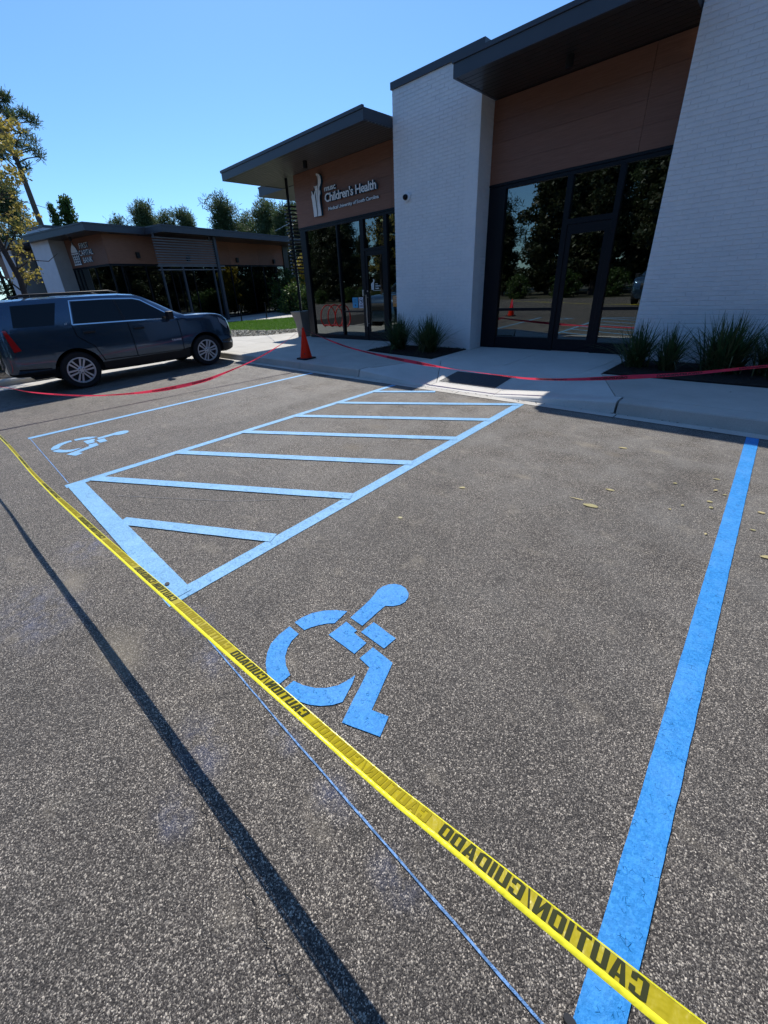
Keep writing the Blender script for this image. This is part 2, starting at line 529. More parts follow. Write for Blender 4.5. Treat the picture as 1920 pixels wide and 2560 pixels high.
class MB:
    def __init__(s):
        s.v, s.f = [], []

    def add(s, vs, fs):
        b = len(s.v)
        s.v += [tuple(p) for p in vs]
        s.f += [tuple(b + i for i in f) for f in fs]
        return s

    def box(s, x0, x1, y0, y1, z0, z1):
        return s.add([(x0, y0, z0), (x1, y0, z0), (x1, y1, z0), (x0, y1, z0), (x0, y0, z1), (x1, y0, z1), (x1, y1, z1), (x0, y1, z1)],
                     [(0, 3, 2, 1), (4, 5, 6, 7), (0, 1, 5, 4), (1, 2, 6, 5), (2, 3, 7, 6), (3, 0, 4, 7)])

    def quad(s, *p):
        return s.add(p, [tuple(range(len(p)))])

    def prism(s, poly, a0, a1, plane='xy'):
        """extrude a 2-D polygon; plane 'xy' -> along z, 'xz' -> along y, 'yz' -> along x"""
        def P(u, w, a):
            return {'xy': (u, w, a), 'xz': (u, a, w), 'yz': (a, u, w)}[plane]
        n = len(poly)
        vs = [P(u, w, a0) for u, w in poly] + [P(u, w, a1) for u, w in poly]
        fs = [tuple(range(n - 1, -1, -1)), tuple(range(n, 2 * n))] + [(i, (i + 1) % n, n + (i + 1) % n, n + i) for i in range(n)]
        return s.add(vs, fs)

    def tube(s, pts, r, n=8, caps=True):
        pts = [Vector(p) for p in pts]
        rs = r if isinstance(r, (list, tuple)) else [r] * len(pts)
        b = len(s.v)
        for i, p in enumerate(pts):
            d = (pts[min(i + 1, len(pts) - 1)] - pts[max(i - 1, 0)]).normalized()
            a = d.cross(Vector((0, 0, 1)))
            if a.length < .1:
                a = d.cross(Vector((0, 1, 0)))
            a.normalize()
            c = d.cross(a)
            for k in range(n):
                t = 2 * math.pi * k / n
                s.v.append(tuple(p + (a * math.cos(t) + c * math.sin(t)) * rs[i]))
        for i in range(len(pts) - 1):
            for k in range(n):
                k2 = (k + 1) % n
                s.f.append((b + i * n + k, b + i * n + k2, b + (i + 1) * n + k2, b + (i + 1) * n + k))
        if caps:
            s.f.append(tuple(b + k for k in range(n)))
            s.f.append(tuple(b + (len(pts) - 1) * n + k for k in range(n - 1, -1, -1)))
        return s

    def lathe(s, prof, n=24, c=(0, 0, 0), axis='z'):
        b = len(s.v)
        for (r, h) in prof:
            for k in range(n):
                t = 2 * math.pi * k / n
                u, w = r * math.cos(t), r * math.sin(t)
                p = {'z': (u, w, h), 'x': (h, u, w), 'y': (u, h, w)}[axis]
                s.v.append((c[0] + p[0], c[1] + p[1], c[2] + p[2]))
        for i in range(len(prof) - 1):
            for k in range(n):
                k2 = (k + 1) % n
                s.f.append((b + i * n + k, b + i * n + k2, b + (i + 1) * n + k2, b + (i + 1) * n + k))
        s.f.append(tuple(b + k for k in range(n - 1, -1, -1)))
        s.f.append(tuple(b + (len(prof) - 1) * n + k for k in range(n)))
        return s

    def build(s, name, mat, parent=None, world=True, smooth=False, bevel=0, recalc=True):
        me = bpy.data.meshes.new(name)
        v = s.v
        if parent is not None and world:
            iv = root_mw(parent).inverted()
            v = [tuple(iv @ Vector(p)) for p in v]
        me.from_pydata(v, [], s.f)
        if recalc or bevel:
            bm = bmesh.new()
            bm.from_mesh(me)
            if recalc:
                bmesh.ops.recalc_face_normals(bm, faces=bm.faces)
            if bevel:
                es = [e for e in bm.edges if len(e.link_faces) == 2 and e.calc_face_angle(0) > .5]
                bmesh.ops.bevel(bm, geom=es, offset=bevel, segments=2, affect='EDGES', profile=.6)
            bm.to_mesh(me)
            bm.free()
        me.materials.append(mat)
        if smooth:
            me.polygons.foreach_set('use_smooth', [True] * len(me.polygons))
        o = bpy.data.objects.new(name, me)
        C.objects.link(o)
        if parent is not None:
            o.parent = parent
        return o


def tag(o, label=None, cat=None, group=None, kind=None):
    for k, v in (('label', label), ('category', cat), ('group', group), ('kind', kind)):
        if v:
            o[k] = v
    return o


def thing(name, label, cat, loc=(0, 0, 0), rot=0, group=None, kind=None):
    o = bpy.data.objects.new(name, None)
    o.empty_display_size = .2
    o.location = loc
    o.rotation_euler = (0, 0, rot)
    C.objects.link(o)
    return tag(o, label, cat, group, kind)


def copy_tree(o, parent=None):
    c = o.copy()
    C.objects.link(c)
    if parent is not None:
        c.parent = parent
    for ch in list(o.children):
        copy_tree(ch, c)
    return c


def box(name, mat, dims, parent=None, world=True, bevel=0):
    return MB().box(*dims).build(name, mat, parent, world, bevel=bevel)


def text_geo(txt, size=1., bold=0., xscale=1., spacing=1., fill=True):
    """a text outline as flat mesh data (vertices, faces), origin bottom-left"""
    cu = bpy.data.curves.new('tmp', 'FONT')
    cu.body = txt
    cu.size = size
    cu.offset = bold
    cu.space_character = spacing
    cu.resolution_u = 3
    ob = bpy.data.objects.new('tmp', cu)
    C.objects.link(ob)
    bpy.context.view_layer.update()
    me = bpy.data.meshes.new_from_object(ob)
    vs = [(v.co.x * xscale, v.co.y) for v in me.vertices]
    fs = [tuple(p.vertices) for p in me.polygons]
    bpy.data.objects.remove(ob)
    bpy.data.meshes.remove(me)
    return vs, fs


def fit_text(txt, w, h, bold=.0, spacing=1.):
    """text scaled so that the box of its outline is exactly w by h"""
    vs, fs = text_geo(txt, 1., bold, 1., spacing)
    xs = [v[0] for v in vs]
    ys = [v[1] for v in vs]
    sx, sy = w / (max(xs) - min(xs)), h / (max(ys) - min(ys))
    x0, y0 = min(xs), min(ys)
    return [((x - x0) * sx, (y - y0) * sy) for x, y in vs], fs


def solid_letters(name, vs, fs, place, depth, mats, parent, world=True):
    """letters with a face and returns: place(u, v, d) -> 3-D"""
    me = bpy.data.meshes.new(name)
    bm = bmesh.new()
    iv = root_mw(parent).inverted() if world else Matrix()
    bv = [bm.verts.new(iv @ Vector(place(u, v, 0))) for u, v in vs]
    ff = []
    for f in fs:
        try:
            ff.append(bm.faces.new([bv[i] for i in f]))
        except ValueError:
            pass
    bm.faces.ensure_lookup_table()
    bd = [e for e in bm.edges if len(e.link_faces) == 1]
    back = {}
    for i, (u, v) in enumerate(vs):
        back[bv[i]] = (u, v)
    bb = {}
    for e in bd:
        for q in e.verts:
            if q not in bb:
                bb[q] = bm.verts.new(iv @ Vector(place(*back[q], depth)))
    for e in bd:
        a, b = e.verts
        try:
            f = bm.faces.new([a, b, bb[b], bb[a]])
            f.material_index = 1
        except ValueError:
            pass
    bm.to_mesh(me)
    bm.free()
    for m_ in mats:
        me.materials.append(m_)
    o = bpy.data.objects.new(name, me)
    C.objects.link(o)
    o.parent = parent
    return o


def cards(name, mat, P, U, V, parent=None, loc=None):
    """many small quads: centres P, half axes U and V (numpy n x 3)"""
    n = len(P)
    co = np.empty((n, 4, 3))
    co[:, 0] = P - U - V
    co[:, 1] = P + U - V * .6
    co[:, 2] = P + U * .8 + V
    co[:, 3] = P - U * .7 + V * .8
    me = bpy.data.meshes.new(name)
    me.vertices.add(n * 4)
    me.vertices.foreach_set('co', co.reshape(-1))
    me.loops.add(n * 4)
    me.loops.foreach_set('vertex_index', np.arange(n * 4))
    me.polygons.add(n)
    me.polygons.foreach_set('loop_start', np.arange(n) * 4)
    me.polygons.foreach_set('loop_total', np.full(n, 4))
    me.update()
    me.materials.append(mat)
    o = bpy.data.objects.new(name, me)
    C.objects.link(o)
    if parent is not None:
        o.parent = parent
    return o


def rnd_dirs(rg, n):
    d = rg.normal(size=(n, 3))
    return d / np.linalg.norm(d, axis=1)[:, None]


def foliage(name, mat, clumps, n, size, parent, seed=1, aspect=.5, tuft=0):
    """clumps: (x, y, z, rx, ry, rz); leaves near the surface of every clump. tuft>0 groups the leaves into sprays"""
    rg = np.random.default_rng(seed)
    cl = np.array(clumps, float)
    w = (cl[:, 3] * cl[:, 4] * cl[:, 5]) ** (2 / 3)
    idx = rg.choice(len(cl), n, p=w / w.sum())
    if tuft:
        m = max(1, n // tuft)
        ti = rg.choice(len(cl), m, p=w / w.sum())
        tp = cl[ti, :3] + rnd_dirs(rg, m) * (rg.random((m, 1)) ** .45) * cl[ti, 3:]
        k = rg.integers(0, m, n)
        P = tp[k] + rg.normal(size=(n, 3)) * size * 1.15
        D = P - tp[k] + np.array([0, 0, size * .5])
        D /= np.linalg.norm(D, axis=1)[:, None] + 1e-6
    else:
        P = cl[idx, :3] + rnd_dirs(rg, n) * (rg.random((n, 1)) ** .4) * cl[idx, 3:]
        D = rnd_dirs(rg, n)
    s = size * (0.6 + .8 * rg.random((n, 1)))
    A = np.cross(D, rnd_dirs(rg, n))
    A /= np.linalg.norm(A, axis=1)[:, None] + 1e-6
    return cards(name, mat, P, D * s, A * s * aspect, parent)


# ------------------------------------------------------------------ ground and paving
def sheet(name, poly, z, mat, parent=None, **kw):
    o = MB().quad(*[(x, y, z) for x, y in poly]).build(name, mat, parent, recalc=False, **kw)
    if parent is None:
        tag(o, kind='structure')
    return o


KX0, KX1 = -34, 9        # run of the kerb
GY = 5.50                # edge of the gutter
sheet('ground', [(-700, -700), (700, -700), (700, 700), (-700, 700)], -.06, M['earth'])
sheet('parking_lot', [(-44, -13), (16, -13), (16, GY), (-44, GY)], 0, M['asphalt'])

# gutter pan, cast in lengths with open joints
gut = MB()
xs = [KX0, -27, -21, -17, -13.6, -10.6, -7.62, -5.74, -3.42, -1.15, 1.9, 5, KX1]
gp = tag(bpy.data.objects.new('gutter', None), kind='structure')
C.objects.link(gp)
for a, b in zip(xs, xs[1:]):
    MB().quad((a + .006, GY, .004), (b - .006, GY, .004), (b - .006, 5.665, -.002 + .004), (a + .006, 5.665, .002)).build('slab', M['gutter'], gp, recalc=False)
MB().quad((KX0, GY - .0, -.010), (KX1, GY, -.010), (KX1, 5.70, -.010), (KX0, 5.70, -.010)).build('joint_bed', M['joint'], gp, recalc=False)

MB().quad((KX0, GY - .012, .0035), (KX1, GY - .012, .0035), (KX1, GY - .001, .0035), (KX0, GY - .001, .0035)).build('seam', M['joint'], gp, recalc=False)

# kerb: sloped face, rounded nose, dropped at the ramp
RAMP = dict(l=-5.71, lb=-4.05, rb=-2.85, r=-1.18)


def kerb_h(x):
    if x <= RAMP['l'] or x >= RAMP['r']:
        return .15
    if x < RAMP['lb']:
        return .012 + (.138) * (RAMP['lb'] - x) / (RAMP['lb'] - RAMP['l'])
    if x > RAMP['rb']:
        return .012 + (.138) * (x - RAMP['rb']) / (RAMP['r'] - RAMP['rb'])
    return .012


kp = tag(bpy.data.objects.new('kerb', None), kind='structure')
C.objects.link(kp)


def kerb_len(x0, x1, n=1):
    mb = MB()
    st = [x0 + (x1 - x0) * i / n for i in range(n + 1)]
    prof = []
    for x in st:
        h = kerb_h(x)
        k = h / .15
        prof.append([(x, 5.655, -.05), (x, 5.660, .004), (x, 5.672, h * .35 + .003), (x, 5.692, h * .86), (x, 5.705, h * .95), (x, 5.735, h), (x, 5.945, h + (.0 if h > .14 else .016)), (x, 5.945, -.05)])
    m = len(prof[0])
    b = 0
    for p in prof:
        mb.v += p
    for i in range(n):
        for k in range(m):
            k2 = (k + 1) % m
            mb.f.append((i * m + k, i * m + k2, (i + 1) * m + k2, (i + 1) * m + k))
    mb.f.append(tuple(range(m)))
    mb.f.append(tuple(n * m + k for k in range(m)))
    mb.build('kerb_stone', M['concrete'] if (x1 <= RAMP['l'] + .1 or x0 >= RAMP['r'] - .1) else M['concrete_new'], kp)


for a, b, n in ((KX0, -25, 1), (-25, -19, 1), (-19, -14.5, 1), (-14.5, -11.6, 1), (-11.6, -9.55, 1), (-9.55, -7.62, 1), (-7.62, -5.72, 1), (-5.70, -4.05, 4), (-4.05, -2.85, 1), (-2.85, -1.19, 4), (-1.17, 1.9, 1), (1.9, 5, 1), (5, KX1, 1)):
    kerb_len(a + .004, b - .004, n)

# pavement behind the kerb: slabs with recessed joints on a dark bed
sw = tag(bpy.data.objects.new('sidewalk', None), kind='structure')
C.objects.link(sw)
MB().box(KX0, -5.66, 5.95, 30, -.05, .135).build('joint_bed', M['joint'], sw)
MB().box(-1.22, KX1, 5.95, 30, -.05, .135).build('joint_bed', M['joint'], sw)
MB().box(-5.655, -1.225, 7.21, 30, -.05, .135).build('joint_bed', M['joint'], sw)
MB().quad((-5.655, 5.95, .010), (-1.225, 5.95, .010), (-1.225, 7.205, .134), (-5.655, 7.205, .134)).build('joint_bed', M['joint'], sw, recalc=False)


def slab(poly, mat='concrete', z=.15, zs=None):
    """paving slab with a small arris; poly counter-clockwise"""
    zs = zs or [z] * len(poly)
    cx = sum(p[0] for p in poly) / len(poly)
    cy = sum(p[1] for p in poly) / len(poly)
    mb = MB()
    n = len(poly)
    ins = []
    for (x, y) in poly:
        d = math.hypot(cx - x, cy - y)
        ins.append((x + (cx - x) / d * .009, y + (cy - y) / d * .009))
    mb.v = [(x, y, .09 if h > .1 else -.04) for (x, y), h in zip(poly, zs)] + [(x, y, h - .006) for (x, y), h in zip(poly, zs)] + [(x, y, h) for (x, y), h in zip(ins, zs)]
    mb.f = [(i, (i + 1) % n, n + (i + 1) % n, n + i) for i in range(n)] + [(n + i, n + (i + 1) % n, 2 * n + (i + 1) % n, 2 * n + i) for i in range(n)] + [tuple(2 * n + i for i in range(n))]
    return mb.build('slab', M[mat], sw, recalc=False)


jy = 5.955
# front strip left of the ramp
xl = [-34, -28, -22, -17.5, -14.2, -11.9, -9.55, -7.62]
for a, b in zip(xl, xl[1:]):
    slab([(a + .003, jy), (b - .003, jy), (b - .003, 7.58), (a + .003, 7.58)])
slab([(-7.617, jy), (-5.63, jy), (-5.09, 7.24), (-7.617, 7.58)])
# up to the doors of the left unit
for a, b in zip([-13.0, -11.25, -9.75, -8.3], [-11.256, -9.756, -8.306, -7.34]):
    slab([(a, 7.586), (b, 7.586), (b, 9.15), (a, 9.15)])
# forecourt beside the building
for a, b in zip([-34, -28, -22, -18.5, -15.9], [-28.006, -22.006, -18.506, -15.906, -13.006]):
    slab([(a, 7.586), (b, 7.586), (b, 9.15), (a, 9.15)])
slab([(-18.5, 9.156), (-11.4, 9.156), (-11.4, 12.2), (-18.5, 12.2)])
slab([(-18.5, 12.206), (-11.4, 12.206), (-11.4, 20), (-18.5, 20)])
slab([(-34, 9.156), (-18.506, 9.156), (-18.506, 24), (-34, 24)])
# right of the ramp
for a, b in zip([-1.26, 1.9, 5.0], [1.894, 4.994, 9]):
    slab([(a, jy), (b, jy), (b, 7.24), (a - .54 if a < -1 else a, 7.24)])
# entrance landing, ramp and flares
slab([(-4.80, 7.20), (-3.44, 7.20), (-3.44, 9.15), (-4.96, 9.15)], 'concrete_new')
slab([(-3.432, 7.20), (-2.10, 7.20), (-1.80, 9.15), (-3.432, 9.15)], 'concrete_new')
slab([(-5.066, 7.20), (-4.808, 7.20), (-4.968, 9.15), (-5.05, 9.15)], 'concrete_new')
slab([(-2.092, 7.20), (-1.815, 7.27), (-1.765, 8.60), (-1.79, 9.15)], 'concrete_new')
slab([(-4.05, 5.95), (-2.85, 5.95), (-2.1, 7.196), (-4.80, 7.196)], 'concrete_new', zs=[.028, .028, .15, .15])
slab([(-5.62, 5.95), (-4.06, 5.95), (-4.808, 7.196), (-5.07, 7.196)], 'concrete_new', zs=[.142, .030, .15, .15])
slab([(-2.84, 5.95), (-1.27, 5.95), (-1.81, 7.25), (-2.095, 7.196)], 'concrete_new', zs=[.030, .142, .15, .15])

# dark tactile mat let into the foot of the ramp, with its domes
tm = thing('tactile_mat', 'dark square tactile warning mat at the foot of the kerb ramp', 'tactile mat', (-3.52, 6.3, .05))
zr = lambda y: .028 + (.122) * (y - 5.95) / 1.246 + .004
MB().quad((-4.05, 6.0, zr(6.0)), (-2.98, 6.0, zr(6.0)), (-2.98, 6.62, zr(6.62)), (-4.05, 6.62, zr(6.62))).build('mat', M['mat_dark'], tm, recalc=False)
dm = MB()
for i in range(17):
    for j in range(10):
        x, y = -4.02 + i * .0625, 6.03 + j * .0615
        z = zr(y)
        k = 6
        b = len(dm.v)
        for rr, hh in ((.013, 0), (.007, .006)):
            for q in range(k):
                dm.v.append((x + rr * math.cos(q * 1.047), y + rr * math.sin(q * 1.047), z + hh))
        for q in range(k):
            dm.f.append((b + q, b + (q + 1) % k, b + k + (q + 1) % k, b + k + q))
        dm.f.append(tuple(b + k + q for q in range(k)))
tag(dm.build('dome', M['mat_dark'], tm, recalc=False), kind='stuff')


# planting beds
def bed(name, poly, label, seed):
    b = MB().prism(poly, .10, .165).build(name, M['mulch'])
    tag(b, kind='structure')
    rg = np.random.default_rng(seed)
    xs_, ys_ = [p[0] for p in poly], [p[1] for p in poly]
    pts = []
    while len(pts) < 2600:
        x, y = rg.uniform(min(xs_), max(xs_)), rg.uniform(min(ys_), max(ys_))
        ins = False
        for i in range(len(poly)):
            (x1, y1), (x2, y2) = poly[i], poly[i - 1]
            if (y1 > y) != (y2 > y) and x < (x2 - x1) * (y - y1) / (y2 - y1) + x1:
                ins = not ins
        if ins:
            pts.append((x, y, .168 + rg.random() * .02))
    P = np.array(pts)
    D = rnd_dirs(rg, len(P)) * [1, 1, .35]
    A = np.cross(D, [0, 0, 1])
    o = cards('mulch_chips', M['mulch_chip'], P, D * .032, A * .010)
    tag(o, kind='stuff')


bed('planting_bed', [(-7.26, 7.61), (-5.10, 7.26), (-5.06, 8.60), (-7.14, 8.60)], '', 3)
bed('planting_bed', [(-1.79, 7.27), (4.9, 7.27), (4.9, 8.60), (-1.75, 8.60)], '', 4)

# gravel, lawn and walk of the neighbour
gn = [(-22, 7.0), (-18, 7.35), (-14.89, 8.11), (-13.79, 8.9), (-13.29, 10.19), (-13.1, 13.5), (-13.4, 19)]
gf = [(-14.4, 19), (-14.1, 13.5), (-14.3, 10.98), (-15.26, 10.01), (-17.92, 9.62), (-22, 9.3)]
sheet('gravel_band', gn + gf, .156, M['gravel_base'])
lawn = [(-22, 9.3), (-17.92, 9.62), (-15.26, 10.01), (-14.3, 10.98), (-14.1, 13.5), (-14.4, 19), (-18.7, 19), (-21.0, 15.1), (-23.0, 12.3)]
sheet('lawn', lawn, .160, M['turf'])


def scatter(poly, n, seed):
    rg = np.random.default_rng(seed)
    xs_, ys_ = [p[0] for p in poly], [p[1] for p in poly]
    x = rg.uniform(min(xs_), max(xs_), n * 4)
    y = rg.uniform(min(ys_), max(ys_), n * 4)
    ins = np.zeros(len(x), bool)
    for i in range(len(poly)):
        (x1, y1), (x2, y2) = poly[i], poly[i - 1]
        if y1 == y2:
            continue
        ins ^= ((y1 > y) != (y2 > y)) & (x < (x2 - x1) * (y - y1) / (y2 - y1) + x1)
    return x[ins][:n], y[ins][:n], rg


x, y, rg = scatter(gn + gf, 9000, 5)
P = np.stack([x, y, np.full(len(x), .172)], 1)
D = rnd_dirs(rg, len(x)) * [1, 1, .5]
A = np.cross(D, rnd_dirs(rg, len(x))) * [1, 1, .6]
tag(cards('pebbles', M['gravel'], P, D * .032, A * .034), kind='stuff')
x, y, rg = scatter(lawn, 42000, 6)
n = len(x)
P = np.stack([x, y, .165 + .02 * rg.random(n)], 1)
lean = rg.normal(size=(n, 3)) * [.35, .35, 0] + [0, 0, 1]
A = rnd_dirs(rg, n) * [1, 1, 0]
tag(cards('grass', M['grass'], P, lean * .028 * (.7 + .6 * rg.random((n, 1))), A * .008), kind='stuff')

# island kerb and planting beside the parked car
isl = tag(bpy.data.objects.new('island_kerb', None), kind='structure')
C.objects.link(isl)
ic = [(-12.66, -4.5), (-12.66, -1.4), (-12.66, 1.6), (-12.66, 4.6), (-12.66, 5.64)]
for (a, b) in zip(ic, ic[1:]):
    A_, B_ = Vector((*a, 0)), Vector((*b, 0))
    d = (B_ - A_).normalized()
    nrm = Vector((d.y, -d.x, 0))
    o = .004
    mb = MB()
    A_, B_ = A_ + d * o, B_ - d * o
    pr = [(0, -.02), (.01, .10), (-.02, .14), (-.16, .15), (-.16, -.02)]
    for Q in (A_, B_):
        mb.v += [tuple(Q + nrm * u + Vector((0, 0, h))) for u, h in pr]
    mb.f = [(k, (k + 1) % 5, 5 + (k + 1) % 5, 5 + k) for k in range(5)] + [(0, 1, 2, 3, 4), (9, 8, 7, 6, 5)]
    mb.build('kerb_stone', M['concrete'], isl)
tag(MB().prism([(-12.84, -4.5), (-12.84, 5.64), (-17.5, 5.64), (-17.5, -4.5)], -.02, .13).build('island_bed', M['mulch']), kind='structure')
MB().quad((-12.65, -4.5, .004), (-12.02, -4.5, .004), (-12.02, 5.49, .004), (-12.65, 5.49, .004)).build('gutter', M['gutter'], isl, recalc=False)

rgd = np.random.default_rng(15)
dn_ = 420
dx_ = rgd.uniform(-13, 4, dn_)
dy_ = np.where(rgd.random(dn_) < .7, 5.655 - np.abs(rgd.normal(0, .035, dn_)), rgd.uniform(5.95, 9.0, dn_))
dz_ = np.where(dy_ < 5.8, .010, .155)
msk = ~((dx_ > -5.7) & (dx_ < -1.2) & (dy_ > 5.8) & (dy_ < 7.2))
P = np.stack([dx_, dy_, dz_], 1)[msk]
D = rnd_dirs(rgd, len(P)) * [1, 1, .15]
A = np.cross(D, [0, 0, 1.])
sz_ = rgd.uniform(.004, .016, (len(P), 1))
tag(cards('leaf_litter', M['mulch_chip'], P, D * sz_, A * sz_ * .5), kind='stuff')

# ------------------------------------------------------------------ painted markings
ZP = .004


def ragged(poly, step=.05, amp=.0011, seed=0, z=ZP):
    """outline of a paint patch with a slightly uneven edge"""
    rg = random.Random(seed)
    out = []
    n = len(poly)
    for i in range(n):
        a, b = Vector(poly[i]), Vector(poly[(i + 1) % n])
        L = (b - a).length
        d = (b - a) / max(L, 1e-6)
        k = max(1, int(L / step))
        for j in range(k):
            p = a + (b - a) * j / k
            if j:
                p = p + Vector((-d.y, d.x)) * rg.uniform(-amp, amp)
            out.append((p.x, p.y, z))
    return out


def paint(name, polys, mat, parent, z=ZP, seed=0):
    """one mesh of flat paint polygons, triangulated"""
    bm = bmesh.new()
    iv = root_mw(parent).inverted() if parent else Matrix()
    for q, poly in enumerate(polys):
        vs = [bm.verts.new(iv @ Vector(p)) for p in ragged(poly, seed=seed + q, z=z)]
        bm.faces.new(vs)
    bmesh.ops.triangulate(bm, faces=bm.faces)
    for f in bm.faces:
        if f.normal.z < 0:
            f.normal_flip()
    me = bpy.data.meshes.new(name)
    bm.to_mesh(me)
    bm.free()
    me.materials.append(M[mat])
    o = bpy.data.objects.new(name, me)
    C.objects.link(o)
    if parent:
        o.parent = parent
    return o


def bar(a, b, w):
    a, b = Vector(a), Vector(b)
    d = (b - a).normalized()
    n_ = Vector((-d.y, d.x)) * w / 2
    return [tuple(a - n_), tuple(b - n_), tuple(b + n_), tuple(a + n_)]


tag(paint('painted_line', [[(.076, -1.3), (.172, -1.3), (.174, 5.49), (.076, 5.49)]], 'paint', None, .005, 11),
    'thick bright blue painted stall line down the right side, running under the yellow tape', 'painted line')
tag(paint('painted_line', [[(-7.13, .48), (-7.03, .48), (-6.90, 5.49), (-7.0, 5.49)]], 'paint_pale', None, ZP, 12),
    'thin pale blue stall line nearest the parked dark blue car', 'painted line')
tag(paint('painted_line', [[(-9.80, -.6), (-9.73, -.6), (-9.61, 5.45), (-9.68, 5.45)]], 'oldpaint', None, ZP, 13),
    'worn grey stall line in the shadow beside the parked car', 'painted line')
ai = thing('access_aisle', 'blue hatched access aisle painted between the two wheelchair stalls', 'painted hatching', (-3.5, 3, 0))
paint('border_line', [[(-4.765, .44), (-4.665, .44), (-4.60, 5.49), (-4.70, 5.49)]], 'paint_pale', ai, ZP, 20)
paint('border_line', [[(-2.265, .44), (-2.155, .44), (-2.265, 5.49), (-2.375, 5.49)]], 'paint_pale', ai, ZP, 21)
paint('end_bar', [[(-4.72, .455), (-2.20, .455), (-2.20, .60), (-4.72, .60)]], 'paint_pale', ai, ZP + .003, 22)
hb = [((-3.50, .59), (-2.27, 1.26)), ((-4.70, .69), (-2.27, 2.07)), ((-4.70, 1.57), (-2.28, 2.95)), ((-4.69, 2.44), (-2.30, 3.79)),
      ((-4.68, 3.28), (-2.31, 4.61)), ((-4.67, 4.10), (-2.33, 5.43)), ((-4.65, 4.93), (-3.74, 5.45))]
for i, (a, b) in enumerate(hb):
    paint('hatch_line', [bar(a, b, .105)], 'paint_pale', ai, ZP + .0035 + .0004 * (i % 2), 30 + i)
tag(paint('chalk_line', [bar((-7.06, .497), (-4.8, .482), .008)], 'chalk', None, ZP, 41), 'faint thin blue guide line closing the stall near the car', 'guide line')
tag(paint('chalk_line', [bar((-2.2, .487), (-1.1, .470), .006), bar((-1.1, .470), (.072, .462), .007)], 'chalk', None, ZP, 42), 'thin blue guide line on the asphalt below the yellow tape', 'guide line')
tag(paint('scuff_line', [bar((-4.05, .72), (-3.05, 1.36), .006), bar((-3.05, 1.36), (-2.5, 1.85), .005)], 'oldpaint', None, ZP, 43), 'faint pale scratch across the hatched aisle', 'scratch')

SYM = dict(
    head=[(-1.276, 1.081), (-1.279, 1.126), (-1.282, 1.187), (-1.288, 1.251), (-1.297, 1.30), (-1.308, 1.341), (-1.306, 1.383), (-1.290, 1.422), (-1.265, 1.449), (-1.23, 1.464), (-1.191, 1.461), (-1.152, 1.440), (-1.131, 1.41), (-1.122, 1.37), (-1.131, 1.333), (-1.152, 1.301), (-1.188, 1.273), (-1.189, 1.211), (-1.187, 1.146), (-1.186, 1.082)],
    arm=[(-1.272, 1.046), (-1.184, 1.041), (-1.186, 1.019), (-1.090, 1.014), (-1.090, .926), (-1.278, .922)],
    hand=[(-1.156, 1.140), (-.995, 1.134), (-1.0, 1.047), (-1.161, 1.047)],
    leg=[(-1.046, 1.016), (-.913, 1.010), (-.828, .770), (-.755, .797), (-.726, .710), (-.884, .647), (-.98, .919), (-1.052, .925)],
    wheel_top=[(-1.324, 1.104), (-1.313, .997), (-1.344, .967), (-1.371, .928), (-1.390, .891), (-1.402, .857), (-1.486, .857), (-1.483, .907), (-1.465, .965), (-1.428, 1.021), (-1.38, 1.067)],
    wheel_left=[(-1.484, .821), (-1.403, .821), (-1.396, .771), (-1.375, .728), (-1.341, .687), (-1.296, .659), (-1.235, .640), (-1.235, .560), (-1.275, .560), (-1.325, .570), (-1.38, .598), (-1.427, .638), (-1.464, .687), (-1.480, .746)],
    wheel_bottom=[(-1.198, .632), (-1.144, .648), (-1.093, .675), (-1.053, .711), (-1.023, .755), (-1.01, .798), (-1.001, .844), (-.980, .802), (-.949, .712), (-.972, .673), (-1.007, .636), (-1.051, .605), (-1.107, .580), (-1.157, .565), (-1.198, .560)])


def symbol(dx, dy, mat, label):
    t = thing('wheelchair_symbol', label, 'wheelchair symbol', (-1.1 + dx, .9 + dy, 0), group='wheelchair symbols painted in the stalls')
    for i, (k, p) in enumerate(SYM.items()):
        nm = 'wheel_segment' if k.startswith('wheel') else {'head': 'head', 'arm': 'body', 'hand': 'arm', 'leg': 'leg'}[k]
        paint(nm, [[(x + dx, y + dy) for x, y in p]], mat, t, ZP, 50 + i)


symbol(0, 0, 'paint', 'large blue painted wheelchair symbol beside the yellow tape')
symbol(-4.94, .03, 'paint_pale', 'pale blue wheelchair symbol in the far stall near the parked car')

# cracks in the asphalt, spots, fallen leaves
rg_ = random.Random(5)


def crack(pts, w, label):
    mb = MB()
    P_ = []
    for (a, b) in zip(pts, pts[1:]):
        for k in range(9):
            t_ = k / 9
            P_.append((a[0] + (b[0] - a[0]) * t_ + rg_.uniform(-.008, .008), a[1] + (b[1] - a[1]) * t_ + rg_.uniform(-.010, .010)))
    wl_ = w
    for i in range(len(P_) - 1):
        (x0, y0), (x1, y1) = P_[i], P_[i + 1]
        d = math.hypot(x1 - x0, y1 - y0) + 1e-6
        nx, ny = -(y1 - y0) / d, (x1 - x0) / d
        a, b = wl_, w * rg_.uniform(.15, 1)
        wl_ = b
        mb.quad((x0 - nx * a, y0 - ny * a, .0045), (x1 - nx * b, y1 - ny * b, .0045), (x1 + nx * b, y1 + ny * b, .0045), (x0 + nx * a, y0 + ny * a, .0045))
    tag(mb.build('asphalt_crack', M['crack'], None, recalc=False), label, 'crack')


